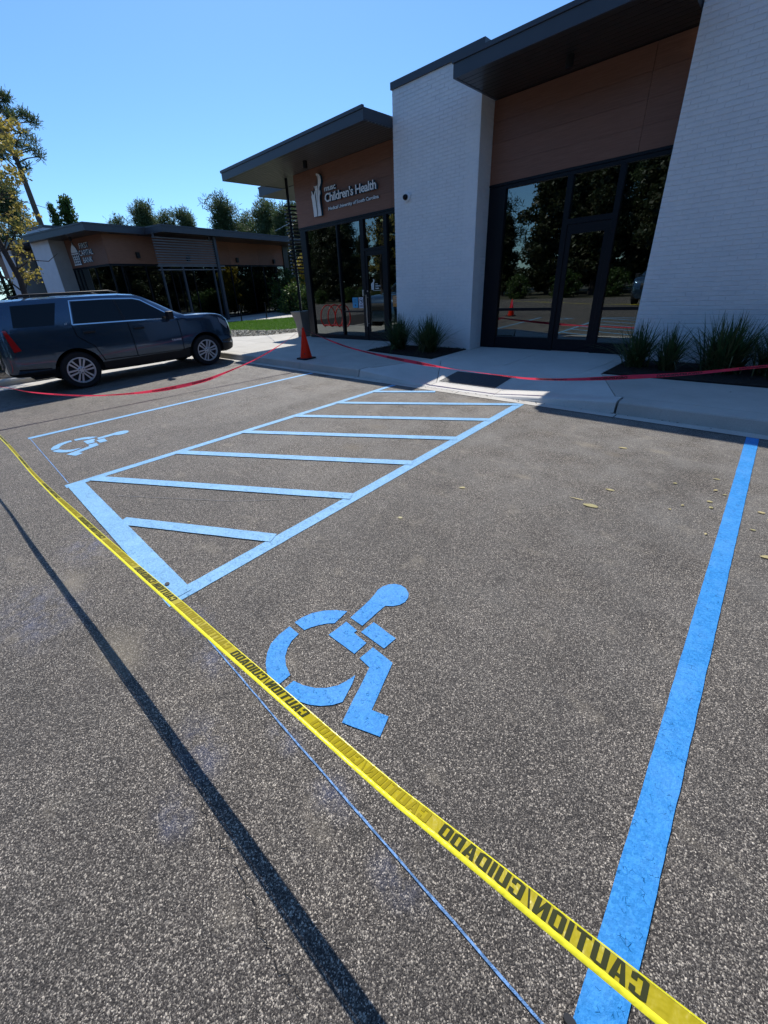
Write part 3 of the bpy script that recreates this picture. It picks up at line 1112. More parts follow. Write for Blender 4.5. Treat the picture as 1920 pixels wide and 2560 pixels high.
crack([(-1.45, .13), (-1.23, .10), (-1.08, .115), (-.95, .09), (-.84, .10), (-.65, .085), (-.55, .07), (-.42, .08), (-.30, .05)], .0015, 'long jagged crack in the asphalt beside the black tape shadow')
tag(MB().prism([(.072 + .016 * math.cos(t), .508 + .010 * math.sin(t)) for t in [i * .52 for i in range(12)]], .004, .018).build('black_plug', M['black'], smooth=False), 'small black plug on the asphalt beside the thick blue line', 'plug')
tag(MB().prism([(-2.37 + .017 * math.cos(t), .515 + .014 * math.sin(t)) for t in [i * .52 for i in range(12)]], .004, .0125).build('paint_nail', M['black']), 'small black nail head in the corner of the blue hatching', 'nail')
LV = [(-.68, 3.11, .10, .035, .2), (-.80, 3.16, .11, .008, .1), (-.27, 3.9, .03, .015, .4), (-.03, 4.18, .045, .014, 0), (-.01, 3.94, .03, .013, .9), (-.02, 3.7, .035, .018, .3),
      (.0, 3.6, .03, .018, 1.2), (.05, 3.89, .03, .01, .4), (.27, 3.72, .04, .018, .2), (.32, 3.63, .03, .02, 1.), (.32, 3.09, .055, .022, .5), (.24, 3.41, .03, .012, 0),
      (-.16, 3.52, .022, .012, 1.1), (-.22, 3.40, .02, .01, .2), (.02, 3.17, .022, .01, 1.4), (-1.72, 2.06, .03, .018, .2), (-1.61, 2.78, .05, .02, .7), (-.64, 3.47, .06, .02, .1), (-.8, 4.5, .07, .022, .2), (-3.02, .95, .022, .012, .4)]
for i, (x, y, a, b, r) in enumerate(LV):
    pts = []
    for k in range(9):
        t_ = k / 9 * 6.283
        q = 1 + .12 * rg_.uniform(-1, 1)
        u, w = a * .55 * math.cos(t_) * q, b * .75 * math.sin(t_) * q
        pts.append((x + u * math.cos(r) - w * math.sin(r), y + u * math.sin(r) + w * math.cos(r), .0065 + .0015 * math.sin(t_ * 2)))
    tag(MB().quad(*pts).build('fallen_leaf', M['leaf_dry'], None, recalc=False), 'small dry yellow leaf lying on the bare asphalt of the stalls', 'leaf', 'fallen leaves on the asphalt')

# ------------------------------------------------------------------ medical building
med = thing('medical_building', 'single storey clinic with white painted brick piers, brown panels and tall dark windows', 'building', (-4, 9, 0))
FY = 8.62          # face of the brick
GLY = 9.15         # glass line
ZH, ZS, ZF = 3.31, 4.71, 4.955


def brickwork(wall_parent, frame, W, H, z0, cand, seed, xoff=0):
    """frame(u, d, z) -> world: u along the wall, d outwards. cand collects whole bricks as (distance, u, z, jitter)"""
    rg = random.Random(seed)
    bw, bh, jt, ch = .203, .0677, .009, .0677
    rows = int((H) / ch)
    out = []
    for r in range(rows):
        z = z0 + r * ch
        u = xoff - (bw / 2 if r % 2 else 0)
        while u < W - .004:
            a, b = max(0, u), min(W, u + bw - .003)
            if b - a > .02:
                out.append((a, b, z, z + bh - jt, rg.uniform(-.0012, .0010), rg.uniform(-.0007, .0007), r))
            u += bw
    return out


CAMP = Vector((0, 0, CAM_H))
brick_meshes = {}


def make_wall(name, frame, W, z0, z1, n_single, seed, axis):
    core = MB()
    c8 = [frame(u, d, z) for z in (z0, z1) for (u, d) in ((0, -.005), (W, -.005), (W, -.28), (0, -.28))]
    core.add(c8, [(0, 1, 2, 3), (7, 6, 5, 4), (0, 4, 5, 1), (1, 5, 6, 2), (2, 6, 7, 3), (3, 7, 4, 0)])
    wall = core.build(name, M['brick'], med)
    bl = brickwork(med, frame, W, z1 - z0, z0, None, seed)
    bl.sort(key=lambda q: (Vector(frame((q[0] + q[1]) / 2, 0, (q[2] + q[3]) / 2)) - CAMP).length)
    iv = root_mw(med).inverted()
    rest = MB()
    ns = 0
    for (a, b, za, zb, pr, tl, r) in bl:
        full = abs((b - a) - .200) < .001
        if full and ns < n_single:
            key = (name, int((tl + .0007) / .0014 * 3.99))
            if key not in brick_meshes:
                mb = MB()
                w2, h2 = .100, .02935
                mb.v = []
                for (u, z) in ((-w2, -h2), (w2, -h2), (w2, h2), (-w2, h2)):
                    mb.v.append((u, -.004, z))
                for (u, z) in ((-w2 + .0015, -h2 + .004), (w2 - .0015, -h2 + .004), (w2 - .0015, h2 - .004), (-w2 + .0015, h2 - .004)):
                    mb.v.append((u, .0018 + tl * (1 if z > 0 else -1), z))
                me = bpy.data.meshes.new('brick')
                o3 = Vector(frame(0, 0, 0))
                vv = [tuple(Vector(frame(u, d, z)) - o3) for u, d, z in mb.v]
                me.from_pydata(vv, [], [(0, 1, 5, 4), (1, 2, 6, 5), (2, 3, 7, 6), (3, 0, 4, 7), (4, 5, 6, 7)])
                bm = bmesh.new()
                bm.from_mesh(me)
                bmesh.ops.recalc_face_normals(bm, faces=bm.faces)
                nn = Vector(frame(0, 1, 0)) - o3
                for f in bm.faces:
                    if f.normal.dot(nn) < 0:
                        f.normal_flip()
                bm.to_mesh(me)
                bm.free()
                me.materials.append(M['brick'])
                brick_meshes[key] = me
            o = bpy.data.objects.new('brick', brick_meshes[key])
            C.objects.link(o)
            o.parent = wall
            o.location = iv @ Vector(frame((a + b) / 2, pr, (za + zb) / 2))
            ns += 1
        else:
            k = len(rest.v)
            for (u, z) in ((a, za), (b, za), (b, zb), (a, zb)):
                rest.v.append(frame(u, -.004, z))
            for (u, z) in ((a + .0015, za + .004), (b - .0015, za + .004), (b - .0015, zb - .004), (a + .0015, zb - .004)):
                rest.v.append(frame(u, .0018 + pr + tl * (1 if z > (za + zb) / 2 else -1), z))
            rest.f += [tuple(k + i for i in q) for q in ((0, 1, 5, 4), (1, 2, 6, 5), (2, 3, 7, 6), (3, 0, 4, 7), (4, 5, 6, 7))]
    o = rest.build('bricks', M['brick'], wall)
    # outward faces
    tag(o, kind='stuff')
    return wall


ZB0 = .10
make_wall('brick_pier', lambda u, d, z: (-7.14 + u, FY - d, z), 2.15, ZB0, 5.36, 110, 1, 'x')
make_wall('brick_return', lambda u, d, z: (-4.99 + d, FY + .002 + u, z), .565, ZB0, 5.36, 50, 2, 'y')
make_wall('brick_wall', lambda u, d, z: (-1.77 + u, FY - d, z), 6.6, ZB0, 5.36, 140, 3, 'x')
# cappings
box('parapet_cap', M['metal'], (-7.165, -4.965, FY - .03, 10.4, 5.362, 5.485), med)
box('parapet_cap', M['metal'], (-1.795, 4.86, FY - .03, 10.4, 5.362, 5.485), med)
box('pier_body', M['brick'], (-7.13, -5.28, 8.92, 10.35, .1, 5.36), med)
box('wall_body', M['brick'], (-1.49, 4.82, 8.92, 14, .1, 5.36), med)


def canopy(x0, x1, y0, y1, planks=None, n=12):
    """flat roof: top, stepped fascia, plank soffit"""
    box('roof_deck', M['metal'], (x0 + .05, x1 - .005, y0 + .05, y1, ZS + .03, ZF - .02), med)
    mb = MB()
    # fascia board and the drip edge above it
    mb.box(x0, x1, y0, y0 + .045, ZS, ZF - .055)
    mb.box(x0 - .02, x1, y0 - .022, y0 + .043, ZF - .052, ZF + .01)
    mb.build('fascia', M['metal'], med)
    mb = MB()
    mb.box(x0, x0 + .045, y0 + .047, y1, ZS, ZF - .055)
    mb.box(x0 - .02, x0 + .043, y0 + .047, y1, ZF - .052, ZF + .01)
    mb.build('fascia', M['metal'], med)
    box('soffit_backing', M['plank_light'], (x0 + .06, x1 - .01, y0 + .06, min(y1, GLY + .02), ZS + .0255, ZS + .029), med)  # pale backing, part of the painted light along the plank joints
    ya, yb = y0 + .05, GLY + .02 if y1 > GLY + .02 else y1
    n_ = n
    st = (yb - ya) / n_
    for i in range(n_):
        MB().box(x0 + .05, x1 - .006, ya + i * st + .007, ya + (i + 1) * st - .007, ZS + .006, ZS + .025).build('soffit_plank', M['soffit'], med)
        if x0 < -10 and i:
            MB().box(x0 + .05, x1 - .006, ya + i * st - .007, ya + i * st + .007, ZS + .003, ZS + .0245).build('plank_edge_light', M['plank_light'], med)  # painted highlight: pale strips for plank edges catching the light


canopy(-13.0, -7.15, 7.69, 9.89, n=13)
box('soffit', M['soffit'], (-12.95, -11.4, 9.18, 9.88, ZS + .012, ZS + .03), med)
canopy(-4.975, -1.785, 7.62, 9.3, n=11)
# lower rear roof over the louvred side
box('rear_canopy', M['metal'], (-14.43, -11.4, 9.90, 14.5, ZS, ZF), med)
box('rear_canopy_edge', M['metal'], (-14.45, -11.4, 9.893, 14.52, ZF + .002, ZF + .045), med)
box('roof_slab', M['metal'], (-11.42, 4.8, 9.31, 18, 4.80, 4.97), med)

# panelled band above the windows
PY = 9.10


def panel_band(x0, x1, cuts, rows=4):
    hs = (ZS - ZH - .05) / rows
    xs_ = [x0] + cuts + [x1]
    for a, b in zip(xs_, xs_[1:]):
        for r in range(rows):
            z = ZH + .045 + r * hs
            box('wood_panel', M['wood'], (a + .0025, b - .0025, PY, PY + .03, z + .0015, z + hs - .0015), med)
    box('panel_backing', M['frame'], (x0, x1, PY + .031, PY + .2, ZH, ZS), med)
    box('head_flashing', M['frame'], (x0, x1, PY - .012, PY + .03, ZH, ZH + .042), med)


panel_band(-11.38, -7.145, [-10.63, -7.62])
for r_ in range(4):
    hs = (ZS - ZH - .05) / 4
    box('wood_panel', M['wood'], (-11.41, -11.384, 9.105, 13.9, ZH + .045 + r_ * hs, ZH + .045 + (r_ + 1) * hs - .003), med)
panel_band(-4.985, -1.775, [-2.35])

# storefront frames


def fr(x0, x1, z0, z1, y0=GLY - .045, y1=GLY + .07, name='mullion', p=None):
    return box(name, M['frame'], (x0, x1, y0, y1, z0, z1), p or med)


def pane(x0, x1, z0, z1, p=None, y=GLY):
    o = MB().box(x0 - .004, x1 + .004, y + .012, y + .022, z0 - .004, z1 + .004).build('pane', M['glass'], p or med)
    return o


# left unit
WT = ZH - .005
fr(-11.37, -11.12, .15, WT, name='corner_post')
fr(-9.74, -9.68, .27, WT - .062)
fr(-8.80, -8.66, .15, WT - .062)
fr(-7.94, -7.83, .15, WT - .062)
fr(-7.20, -7.145, .15, WT - .062)
fr(-11.12, -7.145, WT - .06, WT, name='head_rail')
fr(-11.12, -9.745, .15, .268, name='sill')
fr(-9.745, -8.80, .15, .268, name='sill')
fr(-7.83, -7.20, .15, .268, name='sill')
fr(-9.68, -8.80, .93, .975, GLY - .02, GLY + .05, 'rail')
fr(-8.66, -7.94, 2.50, 2.56, name='transom')
pane(-11.12, -9.74, .27, WT - .06)
pane(-9.68, -8.80, .975, WT - .06)
pane(-9.68, -8.80, .27, .93)
pane(-8.66, -7.94, 2.56, WT - .06)
pane(-7.83, -7.20, .27, WT - .06)


def door(x0, x1, zt, pull_left=True, st=.075, bot=.23, top=.16):
    y0, y1 = GLY - .03, GLY + .02
    d = box('door', M['frame'], (x0, x0 + st, y0, y1, .16, zt), med)
    box('stile', M['frame'], (x1 - st, x1, y0, y1, .16, zt), d)
    box('bottom_rail', M['frame'], (x0 + st, x1 - st, y0, y1, .16, .16 + bot), d)
    box('top_rail', M['frame'], (x0 + st, x1 - st, y0, y1, zt - top, zt), d)
    pane(x0 + st, x1 - st, .16 + bot, zt - top, d, GLY - .02)
    return d


d1 = door(-8.655, -7.945, 2.495, top=.12)
MB().tube([(-8.62, GLY - .10, .55), (-8.62, GLY - .10, 1.40)], .016, 10).tube([(-8.62, GLY - .10, .62), (-8.62, GLY - .03, .62)], .01, 8).tube([(-8.62, GLY - .10, 1.33), (-8.62, GLY - .03, 1.33)], .01, 8).build('pull_handle', M['steel'], d1, smooth=False)
MB().lathe([(.02, -.012), (.024, 0), (.0, .001)], 14, (-8.61, GLY - .036, 1.49), 'y').build('lock', M['steel'], d1)
box('card_reader', M['steel'], (-8.79, -8.735, GLY - .075, GLY - .047, 1.37, 1.53), med, bevel=.004)

# right unit
fr(-4.985, -4.625, .15, WT, name='blank_panel')
fr(-3.425, -3.325, .15, WT - .062)
fr(-2.575, -2.485, .15, WT - .062)
fr(-1.83, -1.775, .15, WT - .062)
fr(-4.625, -1.775, WT - .06, WT, name='head_rail')
fr(-4.625, -3.425, .15, .40, GLY - .03, name='sill')
fr(-2.485, -1.83, .15, .345, GLY - .03, name='sill')
fr(-4.625, -3.425, .945, 1.0, GLY - .02, GLY + .05, 'rail')
fr(-2.485, -1.83, .945, 1.0, GLY - .02, GLY + .05, 'rail')
fr(-3.325, -2.575, 2.46, 2.55, name='transom')
pane(-4.625, -3.425, 1.0, WT - .06)
pane(-4.625, -3.425, .40, .945)
pane(-3.325, -2.575, 2.55, WT - .06)
pane(-2.485, -1.83, 1.0, WT - .06)
pane(-2.485, -1.83, .345, .945)
d2_ = door(-3.32, -2.58, 2.455, st=.085)
box('threshold', M['steel'], (-3.32, -2.58, GLY - .05, GLY + .05, .15, .158), med)

# dim rooms behind the glass
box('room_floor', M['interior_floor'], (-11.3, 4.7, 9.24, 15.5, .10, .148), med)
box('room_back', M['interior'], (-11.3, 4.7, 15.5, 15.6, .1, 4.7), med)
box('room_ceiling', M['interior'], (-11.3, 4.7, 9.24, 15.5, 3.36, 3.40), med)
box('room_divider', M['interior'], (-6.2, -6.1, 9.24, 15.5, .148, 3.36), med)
fr(-11.39, -11.36, .15, WT, GLY + .075, 13.9, 'side_frame')
for (x, y) in ((-9.4, 10.3), (-8.0, 10.3), (-9.4, 12.2), (-8.0, 12.2)):
    MB().box(x - .5, x + .5, y - .035, y + .035, 3.31, 3.355).build('ceiling_light', M['lamp'], med)
box('reception_desk', M['wood'], (-10.2, -8.8, 12.4, 13.0, .148, 1.2), med)

# louvred screen on the side, black post on a flared pedestal
for i in range(19):
    z = 4.02 - i * .1045
    MB().prism([(9.02, z), (9.035, z + .012), (12.6, z + .012), (12.6, z - .03), (9.02, z - .03)], -11.93, -11.84, 'yz').build('louvre_slat', M['metal'], med)
post = thing('support_post', 'black steel roof post on a flared grey pedestal left of the clinic window', 'post', (-11.85, 9.2, .15))
MB().tube([(-11.86, 9.18, .97), (-11.86, 9.18, ZS + .01)], .055, 4).build('post', M['frame'], post)
pd = MB()
for (w, z) in ((.20, .15), (.205, .35), (.235, .6), (.30, .85), (.335, .93), (.335, .97)):
    pd.v += [(-11.80 - w, 9.2 - w * .8, z), (-11.80 + w * .55, 9.2 - w * .8, z), (-11.80 + w * .55, 9.2 + w * .8, z), (-11.80 - w, 9.2 + w * .8, z)]
for i in range(5):
    for k in range(4):
        pd.f.append((i * 4 + k, i * 4 + (k + 1) % 4, (i + 1) * 4 + (k + 1) % 4, (i + 1) * 4 + k))
pd.f += [(0, 1, 2, 3), (23, 22, 21, 20)]
pd.build('pedestal', M['beige'], post)

# soffit lights
for i, (x, y, lb) in enumerate(((-10.07, 8.49, 'black cylinder downlight under the left canopy by the clinic sign'), (-3.38, 8.45, 'black cylinder downlight under the right canopy'))):
    t = thing('soffit_light', lb, 'light', (x, y, ZS), group='downlights under the clinic canopies')
    MB().lathe([(.055, -.16), (.06, -.155), (.06, .010)], 18, (x, y, ZS)).build('housing', M['black'], t, smooth=False)
    MB().lathe([(.045, -.1605), (.0, -.161)], 18, (x, y, ZS)).build('lens', M['frame'], t)

# dome camera on the pier
t = thing('security_camera', 'round white security camera with black dome on the brick pier', 'security camera', (-6.75, FY, 3.40))
MB().lathe([(.095, 0), (.095, -.03), (.085, -.045), (.06, -.05)], 24, (-6.75, FY - .006, 3.40), 'y').build('base', M['sign_white'], t, smooth=False)
MB().lathe([(.060, -.05), (.060, -.075), (.050, -.10), (.03, -.118), (.0, -.122)], 20, (-6.762, FY - .006, 3.395), 'y').build('dome', M['carglass'], t, smooth=True)

# ---- clinic sign: figures and three lines of letters
LOGO_A = [(-10.289, 4.537), (-10.24, 4.533), (-10.172, 4.505), (-10.117, 4.447), (-10.096, 4.365), (-10.118, 4.286), (-10.160, 4.23), (-10.185, 4.204), (-10.195, 4.151), (-10.166, 4.101), (-10.165, 4.058), (-10.204, 4.021), (-10.215, 3.969), (-10.217, 3.85), (-10.205, 3.695), (-10.190, 3.535), (-10.345, 3.535), (-10.345, 3.712), (-10.356, 3.869), (-10.356, 3.99), (-10.374, 4.091), (-10.373, 4.157), (-10.39, 4.235), (-10.424, 4.273), (-10.356, 4.256), (-10.284, 4.266), (-10.246, 4.318), (-10.23, 4.378), (-10.243, 4.455), (-10.285, 4.499)]
LOGO_B = [(-10.545, 4.163), (-10.507, 4.167), (-10.493, 4.111), (-10.471, 4.068), (-10.446, 4.074), (-10.434, 4.144), (-10.412, 4.162), (-10.392, 4.150), (-10.400, 4.006), (-10.392, 3.872), (-10.385, 3.76), (-10.383, 3.649), (-10.380, 3.541), (-10.527, 3.541), (-10.528, 3.67), (-10.539, 3.784), (-10.553, 3.966), (-10.572, 4.024), (-10.560, 4.066), (-10.540, 4.084)]
sg = thing('wall_sign', 'raised white clinic sign reading Children\'s Health on the brown panels', 'sign', (-9.3, PY, 4.0))
SY = PY - .075


def logo(parent, pts, name, y, depth, sc=1., ox=0, oz=0, mats=None):
    bm = bmesh.new()
    vs = [bm.verts.new((x * sc + ox, 0, z * sc + oz)) for x, z in pts]
    bm.faces.new(vs)
    bmesh.ops.triangulate(bm, faces=bm.faces)
    bm.verts.index_update()
    V_ = [(v.co.x, v.co.z) for v in bm.verts]
    F_ = [tuple(v.index for v in f.verts) for f in bm.faces]
    bm.free()
    return solid_letters(name, V_, F_, lambda u, v, d: (u, y + d, v), depth, mats or [M['sign_white'], M['sign_teal']], parent)


logo(sg, LOGO_A, 'adult_figure', SY, .072)
logo(sg, LOGO_B, 'child_figure', SY, .072)


def serif_text(txt, w, h, bold, serif):
    """line of letters with slab feet added under straight stems"""
    vs, fs = fit_text(txt, w, h, bold, .92)
    return vs, fs


for nm, txt, x0, z0, w, h, dp in (('text_musc', 'musc', -10.01, 4.075, .46, .095, .05), ('text_childrens_health', 'Children\'s Health', -10.0, 3.815, 1.94, .215, .07), ('text_university', 'Medical University of South Carolina', -9.93, 3.595, 1.91, .105, .03)):
    vs, fs = serif_text(txt, w, h, .022, 0)
    solid_letters(nm.replace('text_', 'letters_') if False else 'lettering', vs, fs, lambda u, v, d, x0=x0, z0=z0, y=PY - dp - .004: (x0 + u, y + d, z0 + v), dp, [M['sign_white'], M['sign_teal']], sg)

# notices and lettering on the left door and its side light
gy = GLY - .026
lg = thing('door_lettering', 'small white clinic lettering on the glass door', 'lettering', (-8.3, gy, 1.6))
for pts in (LOGO_A, LOGO_B):
    mm = logo(lg, pts, 'figure', gy, .001, .27, -8.40 + 10.3 * .27, 1.52 - 3.54 * .27, [M['sign_white'], M['sign_white']])
for txt, x0, z0, w, h in (('musc', -8.315, 1.655, .09, .02), ('Children\'s', -8.315, 1.595, .19, .042), ('Health', -8.315, 1.535, .125, .04)):
    vs, fs = fit_text(txt, w, h, .02)
    solid_letters('lettering', vs, fs, lambda u, v, d, x0=x0, z0=z0: (x0 + u, gy + d, z0 + v), .001, [M['sign_white']] * 2, lg)
box('underline', M['sign_white'], (-8.40, -8.125, gy, gy + .001, 1.495, 1.503), lg)
nb = thing('paper_notice', 'bright blue paper notice taped inside the clinic window', 'notice', (-9.17, gy, 1.2), group='notices on the clinic entrance')
box('sheet', M['sheet_blue'], (-9.28, -9.06, GLY - .004, GLY - .001, 1.055, 1.335), nb)
for k in range(5):
    box('text_line', M['sign_teal'], (-9.245, -9.10 - .02 * (k % 2), GLY - .0055, GLY - .0045, 1.285 - k * .022, 1.292 - k * .022), nb)
box('stamp', M['sign_teal'], (-9.19, -9.14, GLY - .0055, GLY - .0045, 1.10, 1.15), nb)
nw = thing('paper_notice', 'white no handgun notice with a black crossed circle beside the blue notice', 'notice', (-8.89, gy, 1.2), group='notices on the clinic entrance')
box('sheet', M['sheet_white'], (-9.02, -8.83, GLY - .004, GLY - .001, 1.045, 1.335), nw)
ring = MB()
for k in range(24):
    a0, a1 = k / 24 * 6.2832, (k + 1) / 24 * 6.2832
    ring.quad(*[(-8.925 + r * math.cos(a), GLY - .0055, 1.235 + r * math.sin(a)) for r, a in ((.075, a0), (.075, a1), (.062, a1), (.062, a0))])
ring.quad((-8.98, GLY - .0056, 1.275), (-8.97, GLY - .0056, 1.285), (-8.87, GLY - .0056, 1.195), (-8.88, GLY - .0056, 1.185))
ring.quad((-8.96, GLY - .0058, 1.262), (-8.885, GLY - .0058, 1.262), (-8.885, GLY - .0058, 1.24), (-8.96, GLY - .0058, 1.24))
ring.quad((-8.905, GLY - .0057, 1.24), (-8.885, GLY - .0057, 1.24), (-8.88, GLY - .0057, 1.19), (-8.90, GLY - .0057, 1.19))
ring.build('crossed_circle', M['black'], nw, recalc=False)
for k in range(3):
    box('text_line', M['black'], (-9.0, -8.85 - .02 * (k % 2), GLY - .0055, GLY - .0045, 1.12 - k * .024, 1.133 - k * .024), nw)
no = thing('paper_notice', 'orange paper notice in the window beside the brick pier', 'notice', (-7.7, gy, 1.2), group='notices on the clinic entrance')
box('sheet', M['sheet_orange'], (-7.71, -7.50, GLY - .004, GLY - .001, 1.07, 1.345), no)
for k in range(4):
    box('text_line', M['sheet_white'], (-7.69, -7.54, GLY - .0055, GLY - .0045, 1.31 - k * .05, 1.318 - k * .05), no)

# ------------------------------------------------------------------ bank building (own rotated frame: s along the front, t along depth)
BO, BPH = (-25.573, 7.771), .262
bank = thing('bank_building', 'low bank building with brown sign band, white piers and dark glass beyond the parked car', 'building', (*BO, 0), BPH)
bH, bS, bF = 3.39, 4.785, 5.12


def bb(name, mat, dims, parent=bank, bevel=0):
    return MB().box(*dims).build(name, M[mat], parent, world=False)


# roofs
def bank_roof(s0, s1, t0, t1):
    bb('roof_deck', 'metal', (s0 + .05, s1 - .05, t0 + .05, t1 - .05, bS + .02, bF - .03))
    bb('fascia', 'metal', (s0, s1, t0, t0 + .048, bS, bF))
    bb('fascia', 'metal', (s1 - .048, s1, t0 + .05, t1, bS, bF))
    bb('drip_edge', 'metal', (s0, s1 + .02, t0 - .022, t0 - .002, bF - .06, bF + .012))
    bb('drip_edge', 'metal', (s1 + .002, s1 + .022, t0, t1, bF - .06, bF + .012))
    bb('soffit', 'soffit', (s0 + .05, s1 - .05, t0 + .05, t1 - .05, bS + .004, bS + .018))


bank_roof(-5.30, .667, -1.142, 2.0)
bank_roof(-8.0, 2.035, 2.05, 15.6)
# piers: front white, side tan
for (s0, s1) in ((-5.32, -3.486), (-9.0, -7.75)):
    p_ = bb('brick_pier', 'bankwall', (s0, s1, -.805, -.785, .0, bS - .002 if s0 > -6 else 4.70))
    bb('pier_side', 'bankside', (s0 + .005, s1 - .001, -.784, 1.0, .0, bS - .002 if s0 > -6 else 4.70), p_)
bb('pier_top', 'bankwall', (-5.32, -3.486, -.805, 1.0, bF + .02, 5.36))
bb('pier_cap', 'metal', (-5.35, -3.456, -.83, 1.03, 5.362, 5.48))
# sign band: panels
for (a, b) in ((-3.48, -2.0), (-2.0, -.003)):
    bb('wood_panel', 'wood', (a + .004, b - .004, 0, .03, bH + .05, bS))
for (a, b) in ((.035, 2.9), (2.9, 5.8), (5.8, 8.5), (8.5, 11.3), (11.3, 14.15)):
    bb('wood_panel', 'wood', (-.03, 0, a + .004, b - .004, bH + .05, bS))
bb('wood_panel', 'wood', (-.6, -.04, 14.75, 14.8, bH + .05, bS))
bb('head_rail', 'frame', (-3.48, .01, -.01, .06, bH - .05, bH + .045))
bb('head_rail', 'frame', (-.05, .012, .065, 14.8, bH - .05, bH + .045))
# storefront
for s in (-3.46, -3.1, -2.75, -1.4, -.03):
    bb('mullion', 'frame', (s, s + .06, 0, .08, -.05, bH - .052))
for t_ in (.6, 2.0, 3.6, 5.2, 6.8, 8.4, 10.4, 11.7, 13.2, 14.1):
    bb('mullion', 'frame', (-.08, 0.0, t_, t_ + .07, -.05, bH - .052))
for a, b in ((-3.40, -3.1), (-3.04, -2.75), (-2.69, -1.4), (-1.34, -.03)):
    bb('pane', 'glass', (a, b, .03, .04, .25, bH - .052))
ts = [.085, .6, 2.0, 3.6, 5.2, 6.8, 8.4, 10.4, 11.7, 13.2, 14.1]
for a, b in zip(ts, ts[1:]):
    bb('pane', 'glass', (-.045, -.035, a + .07 if a > .1 else a, b, .25, bH - .052))
bb('sill', 'frame', (-3.46, 0, .0, .08, -.05, .248))
bb('sill', 'frame', (-.08, 0, .085, 14.1, -.05, .248))
bb('rail', 'frame', (-.075, -.002, 13.27, 14.1, 1.95, 2.02))
bb('corner_column', 'soffit', (-.1, .06, 14.17, 14.75, -.05, bS))
bb('rear_column', 'frame', (1.5, 1.62, 14.9, 15.02, -.05, bS))
# louvre screen and its posts
for i in range(11):
    z = 4.60 - i * .125
    bb('louvre_slat', 'louvre', (1.48, 1.56, 1.75, 5.9, z - .055, z))
bb('louvre_rail', 'louvre', (1.47, 1.57, 1.7, 6.4, 3.20, 3.27))
bb('louvre_rail', 'louvre', (1.47, 1.57, 1.7, 6.4, 3.02, 3.07))
for t_, w in ((1.82, .09), (3.2, .09), (5.4, .09), (5.78, .17)):
    bb('louvre_post', 'metal', (1.49, 1.49 + w, t_, t_ + w, -.05, 3.2 if w < .1 else bS))
bb('hanger', 'metal', (1.50, 1.56, 1.78, 1.86, 4.56, bS))
bb('hanger', 'metal', (1.50, 1.56, 5.5, 5.58, 4.56, bS))
bb('room_back', 'interior', (-8, -7.9, .3, 14, 0, bS))
bb('room_side', 'interior', (-8, -.2, 13.98, 14.05, 0, bS))
bb('room_front', 'interior', (-8, -3.5, .3, .4, 0, bS))
bb('room_floor', 'interior_floor', (-7.9, -.1, .1, 14, -.1, .12))
bb('room_ceiling', 'interior', (-7.9, -.1, .1, 14, bH + .06, bH + .1))
# left wing of the bank
bb('wood_panel', 'wood', (-7.74, -5.33, .35, .38, bH + .05, 4.72))
for s in (-7.7, -7.1, -6.5, -5.9, -5.4):
    bb('mullion', 'frame', (s, s + .07, .36, .44, -.05, bH))
for a, b in ((-7.63, -7.1), (-7.03, -6.5), (-6.43, -5.9), (-5.83, -5.4)):
    bb('pane', 'glass', (a, b, .39, .40, .25, bH))
bb('roof_deck', 'metal', (-12.5, -5.35, -.6, 2.0, 4.74, 5.06))
bb('fascia', 'metal', (-12.5, -5.9, -1.0, -.62, 4.74, 5.06))
bb('roof_cap', 'bankwall', (-8.6, -5.9, -.4, 1.6, 5.07, 5.16))
bb('wood_panel', 'wood', (-12.4, -9.03, .35, .38, bH + .05, 4.72))
for a in (-12.3, -11.6, -10.9, -10.2, -9.5):
    bb('pane', 'glass', (a, a + .62, .39, .40, .25, bH))
bb('room_wall', 'interior', (-12.4, -5.3, 1.2, 1.3, 0, 4.7))
# small speakers / lights on the band
for (s, t_, z) in ((.0, 1.7, 3.85), (.0, 5.0, 3.75), (.0, 9.1, 3.72), (.0, 12.95, 3.68)):
    q = MB().box(s + .002, s + .13, t_ - .09, t_ + .09, z - .14, z + .14).build('wall_light', M['black'], bank, world=False)
for (s, t_) in ((-2.07, -.4), (-.2, 13.6)):
    MB().lathe([(.06, -.16), (.06, .0)], 14, (s, t_, bS + .003)).build('soffit_light', M['black'], bank, world=False)

# bank sign
bs = thing('bank_sign', 'grey bank sign with domed tower emblem reading First Capital Bank', 'sign', (*BO, 0), BPH)
sgm = [M['sign_white'], M['sign_teal']]


def bflat(name, pts, t0=-.05, dp=.05):
    bm = bmesh.new()
    vs = [bm.verts.new((x, 0, z)) for x, z in pts]
    bm.faces.new(vs)
    bmesh.ops.triangulate(bm, faces=bm.faces)
    bm.verts.index_update()
    V_ = [(v.co.x, v.co.z) for v in bm.verts]
    F_ = [tuple(v.index for v in f.verts) for f in bm.faces]
    bm.free()
    return solid_letters(name, V_, F_, lambda u, v, d: (u, t0 + d, v), dp, sgm, bs, world=False)


